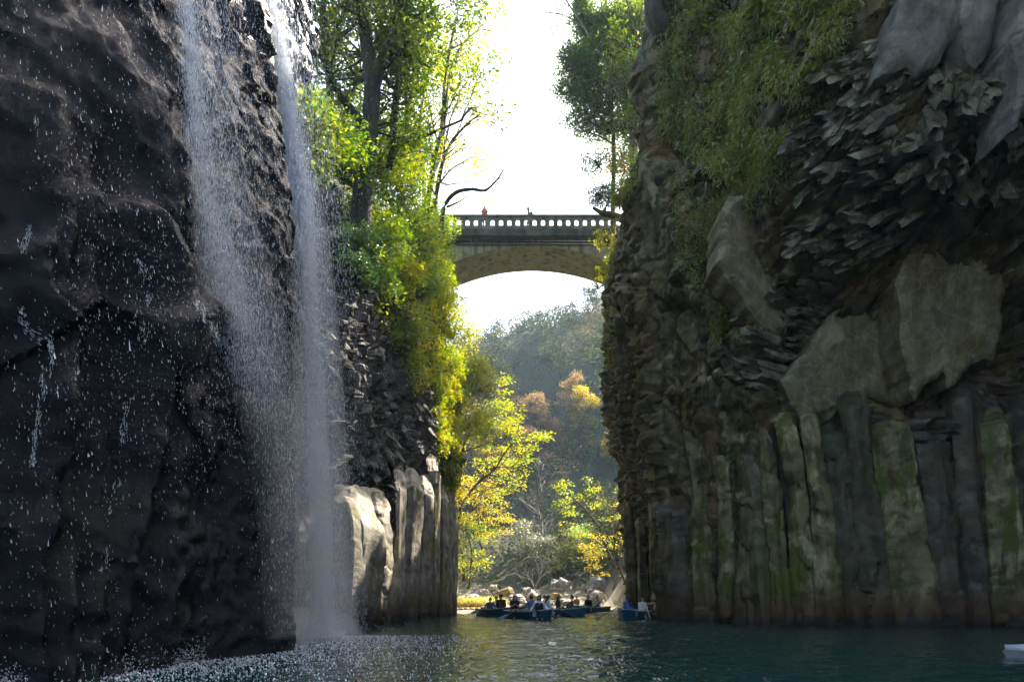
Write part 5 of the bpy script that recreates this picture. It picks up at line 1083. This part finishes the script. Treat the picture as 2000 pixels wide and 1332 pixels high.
# boat 23
b23 = boat('blue rowing boat number 23 with a teal inside, farthest of the cluster', at(1152, 47.5), D2R(146), 0, None)
link('number', text_mesh('23', 0.32, M_num), b23, (-BW*0.885, 1.0, 0.22), (D2R(86), 0, D2R(-86)))
person('person in black with long hair in boat 23', on_boat(b23, 0.0, 0.25), D2R(185), C_black, C_black, M_hair, True, lean=0.12, group=GP)
person('person in grey and black top toward the end of boat 23', on_boat(b23, -0.05, -1.0), D2R(170), C_check, C_navy, M_hair, True, lean=0.05, group=GP)
person('far person in orange top beyond boat 23', at(1126, 56.5, 0.02), D2R(180), C_rust, C_navy, lean=0.1, group=GP)
bF = boat('far rowing boat almost hidden behind boat 23', at(1128, 57.0), D2R(150), 0)
# boat 5 and the one at the rock
b5 = boat('blue rowing boat number 5 by the cliff corner with its bow toward us', at(1236, 34.4), D2R(158), 0, '5')
person('person in denim jacket with long dark hair in boat 5', on_boat(b5, -0.05, 0.9), D2R(35), C_denim, C_denim, M_hair, True, lean=0.3, group=GP)
person('person with brown hair behind the denim jacket', on_boat(b5, 0.25, -0.05), D2R(185), C_black, C_navy, M_hairb, True, lean=0.1, group=GP)
person('person in white jacket at the back of boat 5', on_boat(b5, -0.38, -0.35), D2R(200), C_white, C_beige, lean=0.12, scale=0.93, group=GP)
oar('oar reaching from boat 5 out over the sparkling water', on_boat(b5, 0.6, 0.6)[:2]+(0.60,), at(1160, 32.2, -0.02))
bR = boat('brighter blue rowing boat half hidden by the cliff corner', at(1292, 35.6), D2R(75), 1)
person('person in beige top leaning back beside the cliff corner', on_boat(bR, 0.05, 0.35), D2R(80), C_beige, C_navy, lean=-0.3, hands=((-0.2, 0.5, SE+0.45), (0.2, 0.5, SE+0.45)), group=GP)
oar('pale oar raised beside the person in beige', on_boat(bR, 0.1, 0.9)[:2]+(0.62,), on_boat(bR, 0.9, -0.3)[:2]+(0.5,))
tp = link('fender_rope', Geo().tube(spline([(0.0, 2.12, 0.58), (0.04, 2.2, 0.35), (0.0, 2.16, 0.05), (0.02, 2.1, -0.05)], 12), 0.03, 6).mesh('fender_rope', M_thw), bR)
# pale hull that just enters the frame at the right
bp = thing('moored_boat', 'pale grey boat whose rounded bow just enters the picture beside the shaded cliff', 'boat', at(2076, 12.4, 0.02), D2R(95)); bp.rotation_euler[0] = D2R(-7)
M_pale = simple('pale_grey_gelcoat', (0.32, 0.36, 0.40), 0.4, 0.12, 3)
link('hull', ME_hull.mesh('hull', M_pale), bp).scale = (0.8, 0.5, 0.5); link('cover', Geo().add(np.array([(s_*hull_half(u)*0.8*math.cos(a), (u-0.5)*BL*0.5+0.05*(u > .7), hull_top(u)*0.5+0.10*math.sin(a)) for u in np.linspace(0, 1, 16) for s_, a in ((1, x_) for x_ in np.linspace(0, math.pi, 9))]), [(i_*9+j_, i_*9+j_+1, i_*9+10+j_, i_*9+9+j_) for i_ in range(15) for j_ in range(8)]).mesh('cover', M_pale), bp)
# on the bridge
zd = 29.06
person('person in rust top photographing over the parapet', (WX(946.5, 52.0), 52.0, zd), D2R(180), C_rust, C_denim, M_hair, True, pose='stand', lean=0.02, hands=((-0.10, 0.24, 1.42), (0.10, 0.24, 1.42)), scale=1.0)
person('person in dark jacket and cap walking across the bridge', (WX(1034, 52.1), 52.1, zd), D2R(90), C_grey, C_black, M_hair, False, pose='walk', lean=0.12, hat=C_black, bag=C_navy, hands=((-0.2, 0.22, 0.95), (0.2, -0.1, 0.85)), scale=0.97)
# ------------------------------------------------------------------ far bank: boulders, floats, dry grass
M_bould = rock_mat('pale_boulder', (0.16, 0.145, 0.12), (0.34, 0.315, 0.27), (0.5, 0.47, 0.42), rough=0.85, bump=0.5, stain=False, streak=0.3, fine=9)
M_bgrey = rock_mat('grey_boulder', (0.12, 0.12, 0.115), (0.24, 0.235, 0.22), (0.36, 0.35, 0.33), rough=0.85, bump=0.5, stain=False, streak=0.2, fine=9)
M_bmoss = rock_mat('ochre_boulder', (0.15, 0.12, 0.05), (0.3, 0.23, 0.09), (0.42, 0.34, 0.18), rough=0.85, bump=0.5, stain=False, streak=0.2, fine=9)
def boulder_mesh(seed):
    import bmesh
    bm = bmesh.new(); bmesh.ops.create_icosphere(bm, subdivisions=4, radius=1); v = np.array([x.co[:] for x in bm.verts]); f = np.array([[l.index for l in x.verts] for x in bm.faces]); bm.free()
    h, _, _ = facet(v*1.3+seed*5, seed, 0.5, 0.5); v = v*(1+0.6*h+0.16*fbm(v*1.2+seed, 3, seed)+0.05*fbm(v*4, 3, seed))[:, None]; v[:, 2] = np.where(v[:, 2] < -0.4, -0.4, v[:, 2])
    return v, f
BO = [mk_mesh('boulder', *boulder_mesh(s_), M_bould) for s_ in range(7)]
for b_ in BO: b_.set_sharp_from_angle(angle=math.radians(25))
def boulder(lab, px, py_base, w_px, h_px, Y, k, mat=None, group=None):
    o = link('boulder', BO[k % 7], None, tuple(W(px, py_base, Y)+np.array((0, 0, 0.25*h_px/F*Y))), (0, 0, k*1.3), (w_px/F*Y*0.5, w_px/F*Y*0.5, h_px/F*Y*0.72))
    tag(o, lab, 'boulder', group)
    if mat: o.material_slots[0].link = 'OBJECT'; o.material_slots[0].material = mat
for k, (lab, px, pyb, w_, h_, Y, mt) in enumerate((
 ('big pale ridged boulder above the black-topped person', 1035, 1174, 38, 26, 69, None), ('large grey boulder standing upright by the shaded cliff', 1170, 1160, 44, 32, 73, M_bgrey), ('tall grey boulder against the cliff edge', 1213, 1160, 34, 40, 70, M_bgrey),
 ('pale rounded boulder behind the people of boat 23', 1166, 1176, 34, 22, 67, None), ('ochre boulder behind boat 26', 1086, 1172, 26, 14, 68, M_bmoss), ('tan pointed boulder under the silvery bare tree', 988, 1164, 30, 18, 69, M_bmoss),
 ('pale block atop the tan pointed boulder', 962, 1150, 16, 10, 70, None), ('long pale slab-like boulder above boat 25', 1010, 1174, 34, 14, 68, None), ('cream boulder in the dry grass', 945, 1160, 18, 10, 66, None),
 ('dark-sided boulder low in the dry grass', 922, 1172, 26, 14, 64, M_bgrey), ('flat pale rock at the waterline next to the last pillar', 900, 1184, 34, 9, 62, None), ('flat long rock at the waterline right of the dry grass', 952, 1184, 42, 8, 62.5, None), ('small rock between the two flat ones', 926, 1184, 18, 7, 61.5, None),
 ('faint grey boulder in the shade of the slope', 1095, 1150, 38, 22, 74, M_bgrey))):
    boulder(lab, px, pyb, w_, h_, Y, k, mt)
rs = np.random.RandomState(9)
for k in range(46):
    px = 930+rs.rand()*300; s_ = 6+rs.rand()*12; boulder('small pale stone along the far waterline', px, 1178+rs.rand()*6, s_, s_*0.6, 63+rs.rand()*4, k, None, 'small pale stones along the far waterline')
M_float = simple('orange_float', (0.62, 0.22, 0.03), 0.5, 0.15, 5)
ME_fl = Geo().tube([(-0.2, 0, 0), (-0.17, 0, 0), (0.17, 0, 0), (0.2, 0, 0)], [0.06, 0.12, 0.12, 0.06], 8).mesh('float', M_float)
A, B_ = np.array(at(885, 58, 0.05)), np.array(at(1240, 59.5, 0.05)); nf = 34
for k in range(nf):
    t_ = (k+0.5)/nf; q = A*(1-t_)+B_*t_+np.array((0, 1.2*math.sin(math.pi*t_)+0.05*rs.randn(), 0.0)); o = link('float', ME_fl, None, tuple(q), (0, 0, 0.1*rs.randn())); tag(o, 'orange float on the boom across the river', 'float', 'orange floats of the boom across the river')
tt = np.linspace(0, 1, 60)[:, None]; o = link('boom_rope', Geo().tube(A*(1-tt)+B_*tt+np.concatenate([0*tt, 1.2*np.sin(np.pi*tt), 0*tt], 1), 0.02, 5).mesh('boom_rope', M_oar)); tag(o, 'rope that strings the orange floats together', 'rope')
rng = np.random.RandomState(4); c = []
while len(c) < 420:
    px = 885+rng.rand()*95; Y = 60+rng.rand()*9; x = WX(px, Y); z = float(land(np.array([x]), np.array([Y]))[0])
    c.append((x, Y, max(z, 0.1)+0.1))
c = np.array(c); v, q = leaf_geo(c, 22, (0.3, 0.3, 0.12), 0.75, rng, up=0.0, droop=-1.4, asp=0.06)
ML_straw = leaf_mat('straw_blades', (0.34, 0.27, 0.12), (0.46, 0.36, 0.16), (0.22, 0.24, 0.04), 0.4, 0.1)
tag(link('grass', mk_mesh('grass', v, q, ML_straw, False)), 'sunlit dry grass on the bank behind the pillars', kind='stuff')
print('made things', round(time.time()-T0, 1))
# ------------------------------------------------------------------ falling water
m, nt, out = new_mat('falling_water'); n = N(nt)
d = n.node('ShaderNodeBsdfDiffuse'); d.inputs[0].default_value = (0.9, 0.93, 0.97, 1); t = n.node('ShaderNodeBsdfTranslucent'); t.inputs[0].default_value = (0.9, 0.93, 0.97, 1)
g = n.node('ShaderNodeBsdfGlossy'); g.inputs['Roughness'].default_value = 0.15
a = n.node('ShaderNodeMixShader'); a.inputs[0].default_value = 0.55; nt.links.new(d.outputs[0], a.inputs[1]); nt.links.new(t.outputs[0], a.inputs[2])
b = n.node('ShaderNodeMixShader'); b.inputs[0].default_value = 0.25; nt.links.new(a.outputs[0], b.inputs[1]); nt.links.new(g.outputs[0], b.inputs[2])
nt.links.new(b.outputs[0], out.inputs[0]); M_fall = m
def drops(P, w, L, D):
    """every drop is a slim three-sided splinter of water"""
    n_ = len(P); D = D/np.linalg.norm(D, axis=1)[:, None]; r = rs.randn(n_, 3); a = np.cross(D, r); a /= np.linalg.norm(a, axis=1)[:, None]; b = np.cross(D, a)
    w = w[:, None]; L = L[:, None]; v = [P-D*L*0.6]
    for k in range(3): an = k*2.0944; v.append(P+D*L*0.25+(a*math.cos(an)+b*math.sin(an))*w*0.6)
    v = np.stack(v, 1).reshape(-1, 3); i = np.arange(n_)[:, None, None]*4
    f = np.array([(0, 1, 2), (0, 2, 3), (0, 3, 1), (3, 2, 1)])[None]
    return v, (i+f).reshape(-1, 3)
rs = np.random.RandomState(21)
def stream(path, n_, sig, tail, dys, size, lens, skew=0.0):
    """drops along a falling path: a tight core and a thin spread to the side"""
    path = np.asarray(path, float); pts = spline(np.stack([path[:, 0], path[:, 1], path[:, 2]], -1), 400)
    t_ = rs.rand(n_); i = (t_*399).astype(int); px, py, Y = pts[i, 0], pts[i, 1], pts[i, 2]
    s_ = np.interp(t_, np.linspace(0, 1, len(sig)), sig); core = rs.rand(n_) > tail
    off = np.where(core, rs.randn(n_)*s_, np.abs(rs.exponential(1.0, n_))*s_*3.2*np.where(rs.rand(n_) < 0.5+skew, 1, -1))
    off = np.where((off < -70) | (off > 90), rs.randn(n_)*s_*2.0, off)
    Y2 = Y+rs.randn(n_)*dys*(0.5+t_); P = np.stack([(px+off-CX)/F*Y, Y2, CZ-(py+rs.randn(n_)*12-HZ)/F*Y], -1); P = P[P[:, 2] > 0.02]
    m_ = len(P); D = np.zeros((m_, 3)); D[:, 2] = -1; D[:, 0] = 0.05+0.06*rs.randn(m_); D[:, 1] = 0.06*rs.randn(m_)
    return P, size*(0.6+0.8*rs.rand(m_)), lens*(0.5+rs.rand(m_)), D
def fall(name, label, sets):
    P, w_, L, D = [np.concatenate(x) for x in zip(*sets)]; v, f = drops(P, w_, L, D)
    return link(name, mk_mesh(name, v, f, M_fall, False))
main = [(508, -60, 15.6), (524, 20, 15.6), (545, 110, 15.5), (558, 200, 15.5), (572, 300, 15.5), (592, 410, 15.5), (602, 500, 15.6), (610, 640, 15.8), (618, 800, 16.0), (624, 960, 16.3), (628, 1100, 16.7), (630, 1238, 17.0)]
o = fall('waterfall', '', [stream(main, 38000, (4, 6, 9, 13, 17, 21, 25), 0.30, 0.25, 0.0055, 0.09, 0.22), stream(main[:6], 14000, (4, 6, 8, 10), 0.15, 0.1, 0.010, 0.14, 0.3), stream(main, 11000, (10, 22, 36, 50, 60), 0.7, 0.6, 0.0055, 0.06, 0.3)])
tag(o, 'bright main waterfall plunging past the leafy cliff edge into the river', 'waterfall', kind='stuff')
def before_rock(path, gap):
    r = []
    for a, b, c in spline(np.array(path, float), 40):
        p_, _ = DL.at(a, min(max(b, 5), 1300)); r.append((a, b, min(c, p_[1]-gap) if p_ is not None else c))
    ys_ = np.array([q_[2] for q_ in r]); ys_ = np.minimum(ys_, np.convolve(np.pad(ys_, 5, mode='edge'), np.ones(11)/11, 'valid'))-0.05
    ys_ = np.convolve(np.pad(ys_, 4, mode='edge'), np.ones(9)/9, 'valid')
    return [(a, b, y_) for (a, b, _), y_ in zip(r, ys_)]
veil = [(352, -60, 12.6), (368, 60, 12.6), (378, 180, 12.6), (388, 300, 12.5), (405, 420, 12.4), (430, 540, 12.4), (460, 660, 12.6), (490, 780, 13.0), (520, 900, 13.6), (545, 1050, 14.6), (560, 1240, 15.4)]
veil = before_rock(veil, 0.35); veil_top = veil[:27]
o = fall('waterfall', '', [stream(veil_top, 12000, (9, 8, 10, 15, 22, 28), 0.45, 0.15, 0.0038, 0.07, 0.42), stream(veil, 6000, (9, 10, 12, 20, 28, 36, 44), 0.45, 0.15, 0.0038, 0.07, 0.42), stream([(a+50, b, c) for a, b, c in veil], 9000, (24, 30, 36, 44), 0.3, 0.3, 0.004, 0.06, 0.1)])
tag(o, 'thinner veil of water fanning over the middle of the black cliff', 'waterfall', kind='stuff')
# loose drops in the air in front of the black wall
n_ = 52000; px = rs.rand(n_)*760-30; py = rs.rand(n_)*1330-10; keep = rs.rand(n_) < 0.65*np.interp(px, [-30, 100, 250, 420, 620, 700, 740], [0.10, 0.13, 0.3, 0.9, 1, 0.6, 0.1])*np.interp(py, [0, 900, 1250], [1, 1, 0.45])*np.clip(0.65+0.8*fbm(np.stack([px/140, py/260, px*0], -1), 3, 5), 0.1, 1.3); px, py = px[keep], py[keep]
Ymax = np.interp(px, [-30, 0, 180, 510, 700], [6.5, 7.0, 9.3, 13.6, 17]); Y = Ymax*(0.72+0.26*rs.rand(len(px))); P = np.stack([(px-CX)/F*Y, Y, CZ-(py-HZ)/F*Y], -1); P = P[P[:, 2] > 0.03]; m_ = len(P)
D = np.zeros((m_, 3)); D[:, 2] = -1; D[:, 0] = 0.12+0.12*rs.randn(m_); sz = np.exp(rs.randn(m_)*0.45)
v, f = drops(P, 0.0036*sz, 0.026*sz*(0.7+0.6*rs.rand(m_)), D); tag(link('spray', mk_mesh('spray', v, f, M_fall, False)), 'loose drops raining in front of the black wall', kind='stuff')
# rivulets that cling to the black rock
for k, (lab, path) in enumerate((
 ('rivulet zigzagging down the far edge of the black wall', [(70, 235), (78, 300), (80, 380), (62, 450), (42, 500), (28, 560), (55, 640), (103, 672), (92, 740), (72, 830), (66, 900), (50, 960)]),
 ('rivulet down the ridge in the middle of the black wall', [(205, 400), (255, 480), (292, 555), (285, 640), (262, 740), (246, 840), (232, 940), (205, 1100), (185, 1310)]),
 ('rivulet over the rounded shoulder under the thin veil', [(330, 555), (380, 590), (420, 650), (470, 705), (492, 740), (500, 800)]))):
    pts = spline(np.array([(a, b, 0) for a, b in path], float), 1400); i = rs.randint(0, 1400, 900); P = []; D = []
    for q in i:
        p_, nn = DL.at(pts[q, 0]+rs.randn()*0.8, pts[q, 1]+rs.randn()*2)
        if p_ is not None:
            j_ = min(q+10, 1399); P.append(p_+nn*0.02+rs.randn(3)*np.array((0.012, 0.02, 0.05))); D.append((pts[j_, 0]-pts[q, 0], 0.0, -(pts[j_, 1]-pts[q, 1])-0.5))
    P = np.array(P); D = np.array(D); keep = vnoise(P*2.0, 4) > -0.05; P, D = P[keep], D[keep]
    v, f = drops(P, 0.005*(0.5+rs.rand(len(P))), 0.05*(0.5+rs.rand(len(P))), D); o = link('rivulet', mk_mesh('rivulet', v, f, M_fall, False)); tag(o, lab, 'rivulet', kind='stuff')
# the finest spray: soft bodies of mist inside and round the falling water
def mist(name, dens):
    m, nt, out = new_mat(name); v_ = nt.nodes.new('ShaderNodeVolumePrincipled'); v_.inputs['Color'].default_value = (0.95, 0.97, 1, 1); v_.inputs['Density'].default_value = dens; v_.inputs['Anisotropy'].default_value = 0.2
    nt.links.new(v_.outputs[0], out.inputs['Volume']); return m
def mist_body(label, path, half, dens, squash=0.6):
    pts = spline(np.array([W(*p_) for p_ in path]), 60); r = np.interp(np.linspace(0, 1, 60), np.linspace(0, 1, len(half)), half)
    g = Geo().tube(pts, r, 14); v = np.concatenate(g.v); c = np.concatenate([np.repeat(pts, 14, 0), pts[:1], pts[-1:]]); v[:, 1] = c[:, 1]+(v[:, 1]-c[:, 1])*squash
    g.v = [v]; tag(link('mist', g.mesh('mist', mist('falling_mist', dens))), label, kind='stuff')
mist_body('dense bright core of the main waterfall', [(a, b, c) for a, b, c in main], (0.05, 0.08, 0.13, 0.17, 0.22, 0.28, 0.34), 1.6)
mist_body('soft spray round the main waterfall', [(a+6, b, c) for a, b, c in main], (0.10, 0.18, 0.32, 0.45, 0.58, 0.7, 0.85), 0.42)
mist_body('soft core of the thinner veil', veil[:24], (0.10, 0.13, 0.18, 0.28, 0.38, 0.42), 0.5)
mist_body('wide drifting spray under the thinner veil', [(a+45, b, c) for a, b, c in veil[4:]], (0.12, 0.3, 0.5, 0.65, 0.8, 0.9), 0.16)
for lab, (px, py, Y), (rx, ry, rz_), dn in (('mist hanging over the foot of the main waterfall', (590, 1238, 17.0), (1.5, 1.3, 0.8), 0.30),):
    th, ph = np.meshgrid(np.linspace(0, np.pi/2, 9), np.linspace(0, 2*np.pi, 25)[:-1], indexing='ij'); k_ = 1+0.15*np.sin(3*ph+th*2)
    vv = np.stack([rx*np.sin(th)*np.cos(ph)*k_, ry*np.sin(th)*np.sin(ph)*k_, rz_*np.cos(th)], -1).reshape(-1, 3); i = np.arange(8)[:, None]*24; j = np.arange(24)[None]
    g = Geo().add(vv, np.stack([i+j, i+24+j, i+24+(j+1) % 24, i+(j+1) % 24], -1).reshape(-1, 4)); g.add([(0, 0, 0)]); g.t.append(np.array([(216, 192+(j_+1) % 24, 192+j_) for j_ in range(24)]))
    b0 = W(px, py, Y); b0[2] = 0.06; tag(link('mist', g.mesh('mist', mist('river_mist', dn)), None, tuple(b0)), lab, kind='stuff')
# splash where the falls meet the river
n_ = 26000; px = rs.rand(n_)*640+40; yb = np.interp(px, [40, 180, 505, 530, 680], [1328, 1316, 1272, 1250, 1240]); Yb = F*CZ/(yb-HZ)
Y = Yb-0.15-np.abs(rs.randn(n_))*np.interp(px, [40, 300, 520, 640, 680], [0.6, 0.8, 1.2, 1.2, 0.4]); z = np.abs(rs.randn(n_))**1.3*np.interp(px, [40, 300, 520, 600, 680], [0.08, 0.12, 0.20, 0.22, 0.06])+0.01
P = np.stack([(px-CX)/F*Yb, Y, z], -1); D = rs.randn(n_, 3); D[:, 2] += 0.8
v, f = drops(P, 0.010*(0.6+0.8*rs.rand(n_)), 0.03*(0.5+rs.rand(n_)), D); tag(link('splash', mk_mesh('splash', v, f, M_fall, False)), 'white splash and spray where the falls strike the river', kind='stuff')
n_ = 14000; x = -6.2+rs.rand(n_)*5.5; y = 8+rs.rand(n_)**0.8*11; keep = rs.rand(n_) < np.exp(-np.clip(x+4.6, 0, 9)/1.6); x, y = x[keep], y[keep]; m_ = len(x)
P = np.stack([x, y, 0.02+0.02*rs.rand(m_)], -1); D = rs.randn(m_, 3)*np.array((0.3, 0.3, 1)); v, f = drops(P, 0.018*(0.5+rs.rand(m_)), 0.035*(0.5+rs.rand(m_)), D)
tag(link('splash', mk_mesh('splash', v, f, M_fall, False)), 'drops bouncing on the water around the foot of the falls', kind='stuff')
# ------------------------------------------------------------------ the bright hazy air of the gorge
m, nt, out = new_mat('hazy_air'); pv = nt.nodes.new('ShaderNodeVolumePrincipled'); pv.inputs['Color'].default_value = (0.55, 0.78, 1.0, 1); pv.inputs['Density'].default_value = 0.00045; pv.inputs['Anisotropy'].default_value = 0.25
nt.links.new(pv.outputs[0], out.inputs['Volume'])
hz = link('haze', Geo().box((0, 95, 39), (320, 320, 82)).mesh('haze', m, False)); tag(hz, 'pale hazy air', kind='stuff')
print('tris', sum(len(m_.loops)-2*len(m_.polygons) for m_ in bpy.data.meshes))
print('done', round(time.time()-T0, 1))
